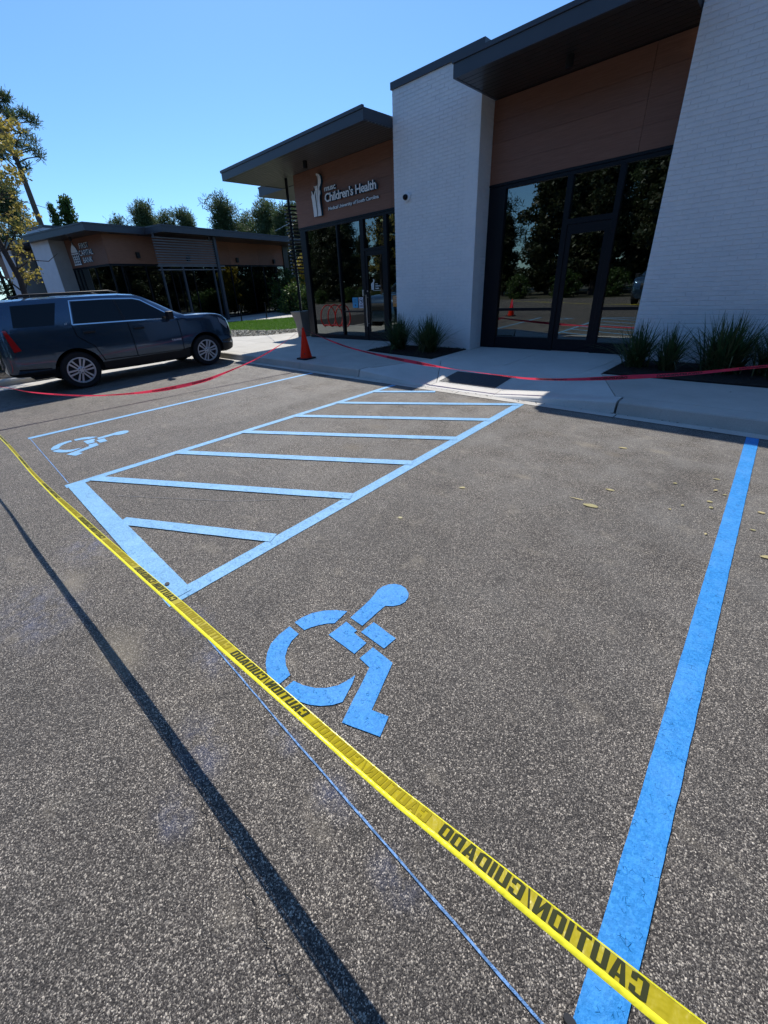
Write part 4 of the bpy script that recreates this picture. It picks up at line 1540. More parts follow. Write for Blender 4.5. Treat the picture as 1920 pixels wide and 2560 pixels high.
bflat('dome', [(-2.72, 4.64), (-2.745, 4.54), (-2.85, 4.46), (-2.95, 4.36), (-3.01, 4.24), (-3.03, 4.15), (-2.42, 4.15), (-2.44, 4.24), (-2.50, 4.36), (-2.60, 4.46), (-2.695, 4.54)])
bflat('cornice', [(-3.06, 4.06), (-3.06, 4.12), (-2.39, 4.12), (-2.39, 4.06)])
for s in (-2.98, -2.80, -2.62, -2.44):
    bflat('tower_pier', [(s - .03, 3.62), (s + .03, 3.62), (s + .03, 4.03), (s - .03, 4.03)])
for z in (3.70, 3.82, 3.93):
    bflat('tower_floor', [(-2.98, z), (-2.44, z), (-2.44, z + .035), (-2.98, z + .035)], -.045, .045)
bflat('tower_base', [(-3.08, 3.55), (-2.36, 3.55), (-2.40, 3.61), (-3.04, 3.61)])
for txt, x0, z0, w, h in (('FIRST', -2.12, 4.29, .82, .24), ('CAPITAL', -2.32, 3.96, 1.28, .25), ('BANK', -2.12, 3.62, .86, .25)):
    vs, fs = fit_text(txt, w, h, .0)
    solid_letters('lettering', vs, fs, lambda u, v, d, x0=x0, z0=z0: (x0 + u, -.05 + d, z0 + v), .05, sgm, bs, world=False)

# slim poles on the forecourt
for i, (x, y) in enumerate(((-22.3, 12.9), (-22.9, 15.0))):
    tag(MB().tube([(x, y, .15), (x, y, 1.05)], .035, 8).build('bollard', M['frame']), ('slim black bollard at the edge of the lawn nearer the parked car', 'slim black bollard at the far end of the lawn')[i], 'bollard', 'bollards along the bank walk')

# festoon cables between the roofs
cb = tag(MB().tube([(-20.9, 13.3, 4.98), (-17.5, 11.6, 4.86), (-14.40, 9.95, 4.72)], .008, 5).build('festoon_cable', M['steel']), 'thin string light cable from the bank roof to the clinic rear canopy', 'cable', 'cables strung between the roofs')
tag(MB().tube([(-23.3, 16.8, 4.95), (-18, 14.5, 4.80), (-14.40, 13.0, 4.80)], .008, 5).build('festoon_cable', M['steel']), 'far thin cable from the bank roof to the clinic roof', 'cable', 'cables strung between the roofs')

# ------------------------------------------------------------------ cones and tapes
def cone(x, y, z, label, h=.70, collar=False):
    t = thing('traffic_cone', label, 'traffic cone', (x, y, z), group='orange traffic cones')
    MB().lathe([(.138, .03), (.136, .045), (.022, h - .004), (.018, h), (.0, h)], 28, (x, y, z)).build('cone_body', M['cone'], t, smooth=False)
    w = .175
    mb = MB()
    mb.prism([(x - w, y - w + .03), (x - w + .03, y - w), (x + w - .03, y - w), (x + w, y - w + .03), (x + w, y + w - .03), (x + w - .03, y + w), (x - w + .03, y + w), (x - w, y + w - .03)], z + .002, z + .030)
    mb.build('base', M['rubber'], t)
    if collar:
        MB().lathe([(.0925, .33), (.0650, .47)], 28, (x, y, z)).build('reflective_collar', M['sign_white'], t)
    return t


cone(-7.84, 6.06, .15, 'orange cone with black base standing on the pavement by the kerb corner')
box('sticker', M['black'], (-7.76, -7.735, 5.955, 5.957, .27, .30), None)
bpy.data.objects['sticker'].parent = bpy.data.objects['traffic_cone']
bpy.data.objects['sticker'].matrix_parent_inverse = bpy.data.objects['traffic_cone'].matrix_world.inverted() if False else Matrix.Translation((7.84, -6.06, -.15))


def smooth_path(pts, n):
    """Catmull-Rom through pts"""
    P_ = [Vector(p) for p in pts]
    P_ = [P_[0] * 2 - P_[1]] + P_ + [P_[-1] * 2 - P_[-2]]
    out = []
    segs = len(P_) - 3
    for s in range(segs):
        p0, p1, p2, p3 = P_[s:s + 4]
        for k in range(n):
            t_ = k / n
            out.append(.5 * ((2 * p1) + (-p0 + p2) * t_ + (2 * p0 - 5 * p1 + 4 * p2 - p3) * t_ ** 2 + (-p0 + 3 * p1 - 3 * p2 + p3) * t_ ** 3))
    out.append(P_[-2].copy())
    return out


class Path:
    def __init__(s, pts, n=24):
        s.p = smooth_path(pts, n)
        s.l = [0]
        for a, b in zip(s.p, s.p[1:]):
            s.l.append(s.l[-1] + (b - a).length)
        s.L = s.l[-1]

    def at(s, d):
        d = min(max(d, 0), s.L)
        import bisect
        i = min(len(s.p) - 2, max(0, bisect.bisect_right(s.l, d) - 1))
        t_ = (d - s.l[i]) / (s.l[i + 1] - s.l[i])
        return s.p[i].lerp(s.p[i + 1], t_)

    def dist_x(s, x):
        for i in range(len(s.p) - 1):
            if (s.p[i].x - x) * (s.p[i + 1].x - x) <= 0:
                t_ = (x - s.p[i].x) / (s.p[i + 1].x - s.p[i].x)
                return s.l[i] + t_ * (s.l[i + 1] - s.l[i])


# yellow tape: path in the middle of the film; width turns from flat (near) to narrow (far)
YP = Path([(-8.62, -.03, .62), (-5.37, .16, .485), (-3.85, .215, .440), (-2.6, .285, .442), (-1.38, .36, .465), (-.5, .412, .492), (-.285, .430, .498), (.175, .470, .528), (.9, .535, .575), (2.55, .66, .70)], 30)


def ysec(x):
    """half-width factor of the film at x"""
    t_ = min(1, max(0, (x + 5.2) / 3.9))
    return .50 + .50 * t_ * t_ * (3 - 2 * t_)


def ypt(d, v, lift=0.):
    """v: -1 (near edge) .. 1 (far edge)"""
    c_ = YP.at(d)
    k = ysec(c_.x)
    tw = .10 * math.sin(d * 2.3)
    y_, z_ = .0232 * v * k, (-.0055 + tw * .03) * v * k
    curl = .0035 * v * math.sin(d * 3.7) * k + .0012 * math.sin(d * 9.1)
    return Vector((c_.x, c_.y + y_, c_.z + z_ + curl + lift))


yt = thing('caution_tape', 'yellow caution tape stretched low across the foreground over the blue lines', 'tape', (-2, .3, .45))
N_ = 420
mb = MB()
for i in range(N_ + 1):
    d = YP.L * i / N_
    for v in (-.56, 0, .5, .90):
        mb.v.append(tuple(ypt(d, v)))
for i in range(N_):
    for k in range(3):
        mb.f.append((i * 4 + k, (i + 1) * 4 + k, (i + 1) * 4 + k + 1, i * 4 + k + 1))
mb.build('film', M['tape_y'], yt, smooth=True, recalc=False)
mb = MB()
for i in range(N_ + 1):
    d = YP.L * i / N_
    w = .55 + .12 * math.sin(d * 3.1)
    a = ypt(d, -.98)
    b = ypt(d, -.56, .0012)
    m_ = (a + b) / 2 + Vector((0, 0, .0022))
    mb.v += [tuple(a + Vector((0, -.001, -.003))), tuple(m_), tuple(b)]
for i in range(N_):
    for k in range(2):
        mb.f.append((i * 3 + k, (i + 1) * 3 + k, (i + 1) * 3 + k + 1, i * 3 + k + 1))
mb.build('folded_edge', M['tape_y2'], yt, smooth=True, recalc=False)
mb = MB()
for i in range(N_ + 1):
    d = YP.L * i / N_
    mb.v += [tuple(ypt(d, .90, .0006)), tuple(ypt(d, 1.0, .0016))]
for i in range(N_):
    mb.f.append((i * 2, (i + 1) * 2, (i + 1) * 2 + 1, i * 2 + 1))
mb.build('far_edge', M['tape_y2'], yt, smooth=True, recalc=False)


def block_text(txt):
    """heavy condensed block capitals as quads in a box of height 1"""
    sw, W = .205, .60
    V_, F_ = [], []
    x = 0.

    def q(*p):
        b = len(V_)
        V_.extend([(x + u, v) for u, v in p])
        F_.append(tuple(range(b, b + len(p))))
    hb = .15
    for ch in txt:
        w = W
        L = ((0, 0), (sw, 0), (sw, 1), (0, 1))
        Rr = ((W - sw, 0), (W, 0), (W, 1), (W - sw, 1))
        top = ((sw, 1 - hb), (W - sw, 1 - hb), (W - sw, 1), (sw, 1))
        bot = ((sw, 0), (W - sw, 0), (W - sw, hb), (sw, hb))
        if ch == 'C':
            q((0, .06), (sw, 0), (sw, 1), (0, .94)); q(*top); q(*bot)
            q((W - sw, .64), (W, .64), (W, .94), (W - sw, 1)); q((W - sw, 0), (W, .06), (W, .36), (W - sw, .36))
        elif ch == 'A':
            q((0, 0), (sw, 0), (sw + .10, 1), (.16, 1)); q((W - sw, 0), (W, 0), (W - .16, 1), (W - sw - .10, 1)); q((sw, .20), (W - sw, .20), (W - sw - .03, .36), (sw + .03, .36))
        elif ch == 'U':
            q((0, .06), (sw, 0), (sw, 1), (0, 1)); q((W - sw, 0), (W, .06), (W, 1), (W - sw, 1)); q(*bot)
        elif ch == 'T':
            q((0, 1 - hb), (W, 1 - hb), (W, 1), (0, 1)); q(((W - sw) / 2, 0), ((W + sw) / 2, 0), ((W + sw) / 2, 1 - hb), ((W - sw) / 2, 1 - hb))
        elif ch == 'I':
            q(*L); w = sw
        elif ch == 'O':
            q((0, .06), (sw, 0), (sw, 1), (0, .94)); q((W - sw, 0), (W, .06), (W, .94), (W - sw, 1)); q(*top); q(*bot)
        elif ch == 'D':
            q(*L); q((W - sw, 0), (W, .10), (W, .90), (W - sw, 1)); q(*top); q(*bot)
        elif ch == 'N':
            q(*L); q(*Rr); q((sw, .62), (sw, 1), (W - sw, .38), (W - sw, 0))
        elif ch == '/':
            q((0, 0), (.09, 0), (.34, 1), (.25, 1)); w = .34
        x += w + .10
    sc = 1. / (x - .10)
    return [(u * sc, v) for u, v in V_], F_


def tape_text(txt, xr, length, v0, v1, mat, pt, path, name='printing', sgn=-1, lift=.0012, bold=.03, parent=None):
    """printing seen through the film: first letter at the +X end, running towards -X"""
    vs, fs = block_text(txt)
    vs = [(u * length, v) for u, v in vs]
    # cut long faces so that they follow the film
    d0 = path.dist_x(xr)
    mb_ = MB()
    for (u, v) in vs:
        p = pt(d0 + sgn * u, v0 + (v1 - v0) * v, lift)
        mb_.v.append(tuple(p))
    mb_.f = [tuple(f) for f in fs]
    return mb_.build(name, M[mat], parent, recalc=False)


xr = .135
i = 0
while xr > -6.0:
    d_ = .43
    tape_text('CAUTION/CUIDADO', xr, d_ * .93, -.50, .86, 'ink' if i % 2 == 0 else 'ink_faint', ypt, YP, parent=yt, bold=.042)
    xr -= d_
    i += 1
i = 1
xr = .60
tape_text('CUIDADO/CAUTION', .60, .40, -.36, .80, 'ink_faint', ypt, YP, parent=yt)

# red tapes: left run sags past the parked car, right run crosses in front of the doors
RL = Path([(-8.62, -.03, .66), (-8.37, .5, .57), (-8.23, .84, .43), (-8.05, 1.42, .27), (-7.94, 1.98, .18), (-7.84, 2.61, .135), (-7.77, 3.35, .145), (-7.74, 3.87, .22), (-7.75, 4.65, .37), (-7.79, 5.35, .57), (-7.84, 6.05, .83)], 22)
RR = Path([(-7.84, 6.05, .83), (-6.90, 5.98, .63), (-5.93, 5.95, .465), (-4.22, 5.90, .325), (-2.76, 5.88, .275), (-2.22, 5.88, .285), (-1.58, 5.88, .355), (-.65, 5.88, .505), (.05, 5.88, .655), (1.5, 5.88, .95)], 22)


def red_run(path, label, up, w0):
    t = thing('danger_tape', label, 'tape', tuple(path.at(path.L / 2)), group='red danger tapes')
    n = 240
    rg = random.Random(3)

    def pt(d, v, lift=0.):
        p = path.at(d)
        q = path.at(min(d + .05, path.L)) - path.at(max(d - .05, 0))
        q.normalize()
        tw = .55 * math.sin(d * 1.25 + up) + .25 * math.sin(d * 3.3)
        side = q.cross(Vector((0, 0, 1))).normalized()
        u_ = (side * math.sin(tw + .5) + Vector((0, 0, 1)) * math.cos(tw + .5)).normalized()
        pin = min(1, .35 + 1.2 * min(d, path.L - d))
        w = w0 * pin * (.75 + .25 * math.sin(d * 2.1 + 1))
        fold = .004 * math.sin(v * 3 + d * 4)
        return p + u_ * (v * w) + side * (fold + lift)
    mb_ = MB()
    for i_ in range(n + 1):
        d = path.L * i_ / n
        for v in (-1, -.35, .3, 1):
            mb_.v.append(tuple(pt(d, v)))
    for i_ in range(n):
        for k in range(3):
            mb_.f.append((i_ * 4 + k, (i_ + 1) * 4 + k, (i_ + 1) * 4 + k + 1, i_ * 4 + k + 1))
    mb_.build('film', M['tape_r'], t, smooth=True, recalc=False)
    d = .55
    while d < path.L - .6:
        for lf in (.004,):
            vs, fs = fit_text('DANGER/PELIGRO', .42, 1., .03, .9)
            m2 = MB()
            for (u, v) in vs:
                m2.v.append(tuple(pt(d + u, -.6 + 1.2 * v, lf)))
            m2.f = [tuple(f) for f in fs]
            m2.build('printing', M['ink_red'], t, recalc=False)
        d += .72
    return t


red_run(RL, 'red danger tape sagging from the orange cone past the parked car', .4, .032)
red_run(RR, 'red danger tape stretched from the orange cone past the clinic doors', 1.8, .030)
cone(-8.66, -.08, 0, 'orange cone at the left edge where red and yellow tapes are tied')
cone(2.6, .68, 0, 'orange cone holding the near end of the yellow tape')


# ------------------------------------------------------------------ plants
def strap_plant(x, y, h, r, n, label, seed):
    rg = random.Random(seed)
    t = thing('strap_leaf_plant', label, 'plant', (x, y, .165), group='spiky evergreen plants in the clinic beds')
    mb_ = MB()
    for i_ in range(n):
        a = rg.uniform(0, 6.283)
        lean = abs(rg.gauss(0, .66)) + .05
        L = h * rg.uniform(.6, 1.12)
        bx_, by_ = x + rg.gauss(0, r * .16), y + rg.gauss(0, r * .16)
        w = rg.uniform(.006, .011)
        dx, dy = math.cos(a), math.sin(a)
        px, py = -dy, dx
        P3 = []
        droop = rg.uniform(.1, 1.0) * lean
        for k in range(5):
            s_ = k / 4
            out = L * (lean * s_ * .72 + droop * .35 * s_ ** 2.5)
            z_ = .150 + L * (s_ * (1 - .12 * lean) - .42 * droop * s_ ** 3)
            ww = w * (1 - s_ ** 2.2) + .0008
            P3.append(((bx_ + dx * out - px * ww, by_ + dy * out - py * ww, max(.15, z_)), (bx_ + dx * out + px * ww, by_ + dy * out + py * ww, max(.15, z_))))
        b = len(mb_.v)
        for p in P3:
            mb_.v += [p[0], p[1]]
        for k in range(4):
            mb_.f.append((b + 2 * k, b + 2 * k + 1, b + 2 * k + 3, b + 2 * k + 2))
    tag(mb_.build('leaves', M['blade'], t, recalc=False), kind='stuff')
    return t


strap_plant(-6.58, 8.0, .84, .40, 460, 'spiky dark green plant left of the other in front of the brick pier', 1)
strap_plant(-5.66, 7.96, .82, .46, 520, 'wide spiky plant in front of the pier, nearer the doors', 2)
strap_plant(-1.52, 7.98, .74, .34, 300, 'spiky plant beside the right edge of the glass door', 3)
strap_plant(-1.06, 7.86, .70, .24, 170, 'thin small spiky plant in front of the right brick wall', 4)
strap_plant(-.42, 8.0, .84, .50, 520, 'tallest dense spiky plant by the right brick wall', 5)
strap_plant(.16, 7.98, .74, .46, 420, 'spiky plant at the right edge of the picture', 6)
strap_plant(1.3, 8.0, .75, .36, 260, 'spiky plant further along the right bed', 7)


def grass_clump(mat, h, r, n, seed, name='leaves', parent=None):
    rg = np.random.default_rng(seed)
    a = rg.uniform(0, 6.283, n)
    ln = np.abs(rg.normal(0, .45, n))
    L = h * rg.uniform(.6, 1.1, n)
    rr = rg.random(n) ** .5 * r * .4
    B = np.stack([rr * np.cos(a), rr * np.sin(a), np.zeros(n)], 1)
    T = B + np.stack([L * ln * np.cos(a), L * ln * np.sin(a), L], 1)
    Md = (B + T) / 2 + np.stack([np.zeros(n), np.zeros(n), L * .08], 1)
    D = (T - B) / 2
    A = np.stack([-np.sin(a), np.cos(a), np.zeros(n)], 1)
    return cards(name, mat, Md, D, A * .012, parent)


og = thing('ornamental_grass', 'clump of ornamental grass on the parking island', 'plant', (-14.2, .6, .13), group='ornamental grasses on the parking island')
tag(grass_clump(M['ornamental'], 1.0, .6, 700, 3, parent=og), kind='stuff')
for (x_, y_, s_) in ((-15.3, 1.2, 1.1), (-16.4, .4, .9), (-13.8, -1.0, 1.0), (-15.0, -.8, 1.15), (-16.2, -1.8, 1.), (-14.2, -2.8, 1.1)):
    c_ = copy_tree(og)
    c_.location = (x_, y_, .13)
    c_.scale = (s_,) * 3
    c_.rotation_euler = (0, 0, random.uniform(0, 6))

# red hoop bike rack behind the parked car
rk = thing('bike_rack', 'red steel hoop bike rack on the sunlit pavement behind the car', 'bike rack', (-13.4, 6.3, .15))
for k in range(3):
    x_ = -13.9 + k * .45
    pts = [(x_ + .02 * q, 6.3 + .33 * math.sin(a), .15 + .42 - .42 * math.cos(a)) for q, a in enumerate([j * math.pi / 9 for j in range(19)])]
    MB().tube(pts, .025, 8).build('hoop', M['red_steel'], rk, smooth=True)
MB().tube([(-14.0, 6.3, .19), (-12.85, 6.3, .19)], .025, 8).build('base_rail', M['red_steel'], rk)


# ------------------------------------------------------------------ trees
def limb_mesh(mb_, p, d, L, r, depth, rg, tips, spread=.6, up=.25):
    pts = [Vector(p)]
    dd = Vector(d).normalized()
    n = 4
    rs = [r]
    for i_ in range(n):
        dd = (dd + Vector((rg.gauss(0, .12), rg.gauss(0, .12), rg.gauss(0, .06) + up * .08))).normalized()
        pts.append(pts[-1] + dd * L / n)
        rs.append(r * (1 - .45 * (i_ + 1) / n))
    mb_.tube(pts, rs, 6 if r > .03 else 4, caps=False)
    tips.append((pts[-1], depth))
    if depth > 0:
        for k in range(rg.randint(2, 4)):
            q = rg.choice(pts[2:])
            a = rg.uniform(0, 6.283)
            e = (dd + Vector((math.cos(a), math.sin(a), rg.uniform(-.1, .5))) * spread).normalized()
            limb_mesh(mb_, q, e, L * rg.uniform(.5, .75), r * .5, depth - 1, rg, tips, spread, up)


def make_pine(label, H, bare, crown_r, seed, mat='pine', n=5200, size=.2, grp='pines beyond the bank'):
    rg = random.Random(seed)
    t = thing('pine_tree', label, 'pine tree', (0, 0, 0), group=grp)
    tr = MB()
    tr.tube([(0, 0, -.1), (rg.gauss(0, .05), 0, H * .4), (rg.gauss(0, .1), rg.gauss(0, .1), H * .75), (0, 0, H * .98)], [.013 * H + .05, .011 * H + .03, .007 * H + .02, .02], 8)
    cl = []
    k = int(12 + (H - bare) * 1.6)
    for i_ in range(k):
        f = i_ / k
        z = bare + (H - bare) * f
        prof = math.sin(min(1, f * 1.15 + .18) * math.pi) ** .7 if f < .85 else .38
        R = crown_r * prof * rg.uniform(.35, 1.0)
        a = i_ * 2.4 + rg.uniform(-.5, .5)
        cx, cy = R * math.cos(a), R * math.sin(a)
        tr.tube([(0, 0, z - .3), (cx * .6, cy * .6, z - .1), (cx, cy, z + .15)], [.05 + .004 * H, .04, .02], 5, caps=False)
        s_ = crown_r * rg.uniform(.22, .38)
        cl.append((cx, cy, z + .15, s_, s_, s_ * .6))
        cl.append((cx * .6 + rg.gauss(0, .2), cy * .6 + rg.gauss(0, .2), z + .1, s_ * .8, s_ * .8, s_ * .45))
    cl.append((0, 0, H, crown_r * .22, crown_r * .22, crown_r * .3))
    tr.build('trunk', M['bark'], t, world=False, smooth=True, recalc=False)
    foliage('crown', M[mat], cl, n, size, t, seed, .16, tuft=11)
    return t


def make_broad(label, H, bare, crown_r, seed, mat='broad', n=7000, size=.13, grp=None, conical=False, name='broadleaf_tree', cat='tree'):
    rg = random.Random(seed)
    t = thing(name, label, cat, (0, 0, 0), group=grp)
    tr = MB()
    tips = []
    tr.tube([(0, 0, -.1), (.05, 0, bare * .6), (0, .05, bare + .3), (.0, .0, H * .8)], [.02 * H + .03, .016 * H + .02, .012 * H + .02, .02], 8)
    cl = []
    k = 26
    for i_ in range(k):
        f = i_ / k
        z = bare + (H - bare) * f
        prof = (1 - f * .85) if conical else math.sin((f * .8 + .2) * math.pi) ** .6
        R = crown_r * prof * rg.uniform(.45, 1.)
        a = i_ * 2.4 + rg.uniform(-.4, .4)
        cx, cy = R * math.cos(a), R * math.sin(a)
        tr.tube([(0, 0, max(.2, z - .8)), (cx * .5, cy * .5, z - .3), (cx, cy, z)], [.045, .03, .012], 5, caps=False)
        s_ = crown_r * rg.uniform(.22, .38)
        cl.append((cx, cy, z, s_, s_, s_ * .8))
        cl.append((cx * .45, cy * .45, z - .2, s_, s_, s_ * .7))
    cl.append((0, 0, H - .3, crown_r * .25, crown_r * .25, crown_r * .35))
    tr.build('trunk', M['bark_dark'], t, world=False, smooth=True, recalc=False)
    foliage('crown', M[mat], cl, n, size, t, seed, .55)
    return t


def put(t, x, y, s=1., rz=0., z=0., sz=None, label=None, first=False):
    c_ = t if first else copy_tree(t)
    c_.location = (x, y, z)
    c_.scale = (s, s, sz or s)
    c_.rotation_euler = (0, 0, rz)
    if label:
        c_['label'] = label
    return c_


pineA = make_pine('', 10.8, 4.2, 3.0, 21, n=12000, size=.16)
pineB = make_pine('', 10.8, 3.0, 3.8, 22, n=18000, size=.16)
put(pineA, -55.9, 21.8, .95, 0, sz=1.04, label='thin pine with an open top left of the tree line over the bank roof', first=True)
put(pineB, -47.7, 27.4, 1.12, .3, sz=1.0, label='tallest full pine above the middle of the bank roof', first=True)
put(pineA, -56.4, 22.6, .95, 1.9, sz=.93, label='low pine tucked behind the open topped one')
put(pineB, -59.6, 25.8, 1.15, 2.0, sz=1.0, label='rounded pine between the open topped pine and the slender one')
put(pineA, -58.5, 28.3, 1.0, 4.1, sz=1.05, label='slender pine on its own just left of the tallest pine')
put(pineB, -50.7, 32.1, 1.0, 1.1, sz=.90, label='lower pine in the dip between the two full pines')
put(pineB, -41.0, 28.6, 1.0, 4.0, sz=.89, label='full pine just left of the louvred screen')
put(pineA, -36.05, 26.9, .80, .4, sz=.77, label='narrow pine beside the clinic\'s rear canopy')
put(pineA, -39.2, 31.0, .85, 3.0, sz=.88, label='pine seen through the louvres of the clinic')
put(pineB, -56.8, 19.4, .75, 3.2, sz=.90, label='small tuft of pine showing just above the bank roof ridge')
put(pineB, -45.0, 31.5, .95, 5.5, sz=.86, label='pine behind the tallest pine on its right side')
put(pineA, -33.5, 27.0, .66, 2.2, label='short pine behind the louvred screen')

# tall pine left with bare leaning trunk
rgk = random.Random(4)
tp = thing('pine_tree', 'very tall pine with a long bare trunk above the bank pier', 'pine tree', (-58.6, 12.35, 0))
trk = MB()
trk.tube([(-58.7, 12.42, 0), (-58.7, 12.36, 9.4), (-58.7, 12.20, 15.0), (-58.6, 11.6, 18.2), (-58.6, 11.3, 21.5)], [.36, .27, .22, .16, .08], 8)
cl = []
for (y_, z_, s_) in ((13.0, 20.3, .85), (12.1, 20.9, .9), (11.0, 21.2, 1.1), (12.5, 19.5, .9), (13.2, 19.2, .8), (11.4, 19.4, 1.1), (13.8, 18.4, .75), (14.4, 18.1, .7), (12.6, 18.2, .8), (11.2, 17.6, 1.1), (13.5, 17.3, .7), (14.2, 17.0, .6), (13.0, 16.6, .75), (12.2, 16.9, .7), (11.0, 16.2, .9), (13.6, 15.7, .6), (14.1, 15.3, .5), (13.2, 15.8, .5), (10.2, 19.9, 1.2), (10.0, 17.8, 1.1), (9.8, 16, 1.), (12.8, 14.5, .45), (12.5, 14.1, .35), (10.6, 15, .8)):
    xo = -58.6 + rgk.uniform(-1.6, 1.6)
    cl.append((xo, y_, z_, s_ * .8, s_ * .8, s_ * .5))
    trk.tube([(-58.65, 11.9, z_ - .7), ((xo - 58.65) / 2, (y_ + 11.9) / 2, z_ - .2), (xo, y_, z_)], [.09, .06, .03], 5, caps=False)
trk.build('trunk', M['bark'], tp, smooth=True, recalc=False)
fo = foliage('crown', M['pine'], [(a + 58.6, b - 12.35, c_, d, e, f) for a, b, c_, d, e, f in cl], 8500, .18, tp, 9, .16, tuft=14)
# second pine lower left
put(pineA, -49.2, 8.55, .96, 2.6, label='pine half hidden behind the yellow leaved tree', sz=1.0)
put(pineB, -50.5, 6.3, .92, 1.6, label='pine at the left edge behind the yellow leaved tree', sz=.95)
# two-topped evergreen over the bank roof
br = thing('evergreen_tree', 'bushy two topped evergreen rising behind the bank roof corner', 'tree', (-43.9, 11.35, 0))
rb_ = random.Random(5)
cl = []
trb = MB().tube([(0, 0, -.1), (0, 0, 9.0)], [.16, .03], 7)
for q in range(46):
    z_ = 3.2 + 6.2 * (q / 46)
    R_ = 1.75 * (1 - (z_ - 3.2) / 6.9) * rb_.uniform(.5, 1.05) + .05
    a_ = q * 2.4 + rb_.uniform(-.4, .4)
    cl.append((R_ * math.cos(a_), R_ * math.sin(a_), z_, .26, .26, .42))
    trb.tube([(0, 0, z_ - .5), (R_ * math.cos(a_), R_ * math.sin(a_), z_)], [.03, .01], 4, caps=False)
cl.append((0, 0, 9.35, .12, .12, .35))
trb.build('trunk', M['bark_dark'], br, world=False, recalc=False)
foliage('crown', M['broad'], cl, 5200, .085, br, 31, .6, tuft=6)
b2 = copy_tree(br)
b2.location = (-43.3, 10.2, 0)
b2.scale = (.55, .55, .93)
b2.rotation_euler = (0, 0, 3)
b2['label'] = 'narrow evergreen spire left of the bushy one behind the bank roof'

# woods on the near side of the lot: only seen in the glass
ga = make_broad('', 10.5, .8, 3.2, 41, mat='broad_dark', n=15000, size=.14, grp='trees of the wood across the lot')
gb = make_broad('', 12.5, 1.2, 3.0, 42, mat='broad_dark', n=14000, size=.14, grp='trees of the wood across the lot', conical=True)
rw = random.Random(12)
first = {id(ga): True, id(gb): True}
LB = 'green tree in the wood across the parking lot, mirrored in the glass'
for k in range(52):
    x_ = -84 + (k % 26) * 4.1 + rw.uniform(-1, 1)
    y_ = (-18 if k < 26 else -24) - rw.uniform(0, 4)
    src = ga if k % 2 else gb
    sc_ = rw.uniform(.60, .80) if x_ < -17 else rw.uniform(.88, 1.1)
    if -23 < x_ < -17.5:
        sc_ = .50
    put(src, x_, y_, sc_, rw.uniform(0, 6), label=LB, first=first[id(src)])
    first[id(src)] = False
for k in range(14):
    if k in (7, 8, 3):
        continue
    put(pineB, -60 + k * 5.3 + rw.uniform(-1, 1), -28 - rw.uniform(0, 4), rw.uniform(1.0, 1.3), rw.uniform(0, 6), label='tall pine in the wood across the parking lot')['group'] = 'pines of the wood across the lot'
# trees to the right, mirrored in the bank windows
for k, (x_, y_) in enumerate(((-17, 33), (-13, 36), (-9, 33), (-6, 38), (-2, 35), (2, 39), (6, 36), (-15, 42), (-4, 44), (-20, 37), (-23, 45), (-11, 27), (-9.5, 22), (-6, 24), (10, 42), (-28, 52), (-19, 50))):
    put(ga if k % 3 else gb, x_, y_, .86 if k < 11 else .7, k * 1.3, label='green tree standing behind the clinic, mirrored in the bank windows')['group'] = 'trees behind the clinic'
for k, (x_, y_) in enumerate(((14, -8), (15.5, -2), (17, 4), (14, 9), (18, 14), (20, -12), (12, 19), (10, 25), (16, 22), (4, 27), (-1, 25), (-5, 28), (20, 6), (21, 0), (22, 12), (9, 31))):
    put(ga, x_, y_, (1. + .03 * k) if k < 6 or k in (12, 13, 14) else .72, k, label='green tree beyond the right end of the lot')

# shrubs
sh = make_broad('', 1.5, .1, .95, 51, n=3200, size=.05, grp='shrubs at the edge of the wood', name='shrub', cat='shrub')
ff = True
for k in range(16):
    put(sh, -46 + k * 3.4 + rw.uniform(-.6, .6), -15.2 + rw.uniform(-.7, .7), rw.uniform(.8, 1.3), k, label='green shrub at the edge of the wood across the lot', first=ff)
    ff = False
for (x_, y_, s_, lb) in ((-24.3, 18.4, 1.3, 'yellow green shrub behind the louvred screen, near the pedestal'), (-27.2, 20.3, 1.9, 'leafy green shrub seen between the black post and the bank'), (-23.0, 18.9, 1.2, 'low green shrub right of the black post')):
    c_ = put(sh, x_, y_, s_, x_, label=lb)
    c_['group'] = 'shrubs beside the clinic'
sb = put(ga, -31.5, 25.2, .62, 1., label='green tree seen through the clinic louvres')
del sb['group']
au2 = make_broad('golden leaved small tree seen between the post and the clinic window', 3.4, .6, 1.0, 61, mat='autumn2', n=3600, size=.07)
put(au2, -24.9, 20.4, 1.15, 0, first=True)

# yellow leaved street tree on the island left of the car
at = thing('autumn_tree', 'slender street tree with sparse yellow leaves at the left edge', 'tree', (-14.3, 1.75, .13))
tr = MB()
tips = []
rga = random.Random(8)
tr.tube([(-14.35, 1.98, .1), (-14.32, 2.10, 1.3), (-14.30, 2.15, 2.3), (-14.30, 1.98, 3.4), (-14.35, 1.80, 4.6), (-14.4, 1.7, 6.2)], [.085, .075, .065, .055, .04, .02], 8)
targets = [(2.94, 5.74), (2.96, 5.37), (3.15, 5.65), (2.77, 5.04), (2.86, 4.74), (2.60, 4.56), (2.2, 3.95), (2.55, 3.92), (2.72, 3.72), (2.3, 3.5), (2.35, 3.0), (2.27, 2.55), (2.42, 2.45), (2.5, 4.3), (1.6, 5.9), (1.2, 5.2), (.9, 4.5), (1.0, 3.7), (2.2, 6.1), (1.3, 3.0), (.6, 5.4)]
cl = []
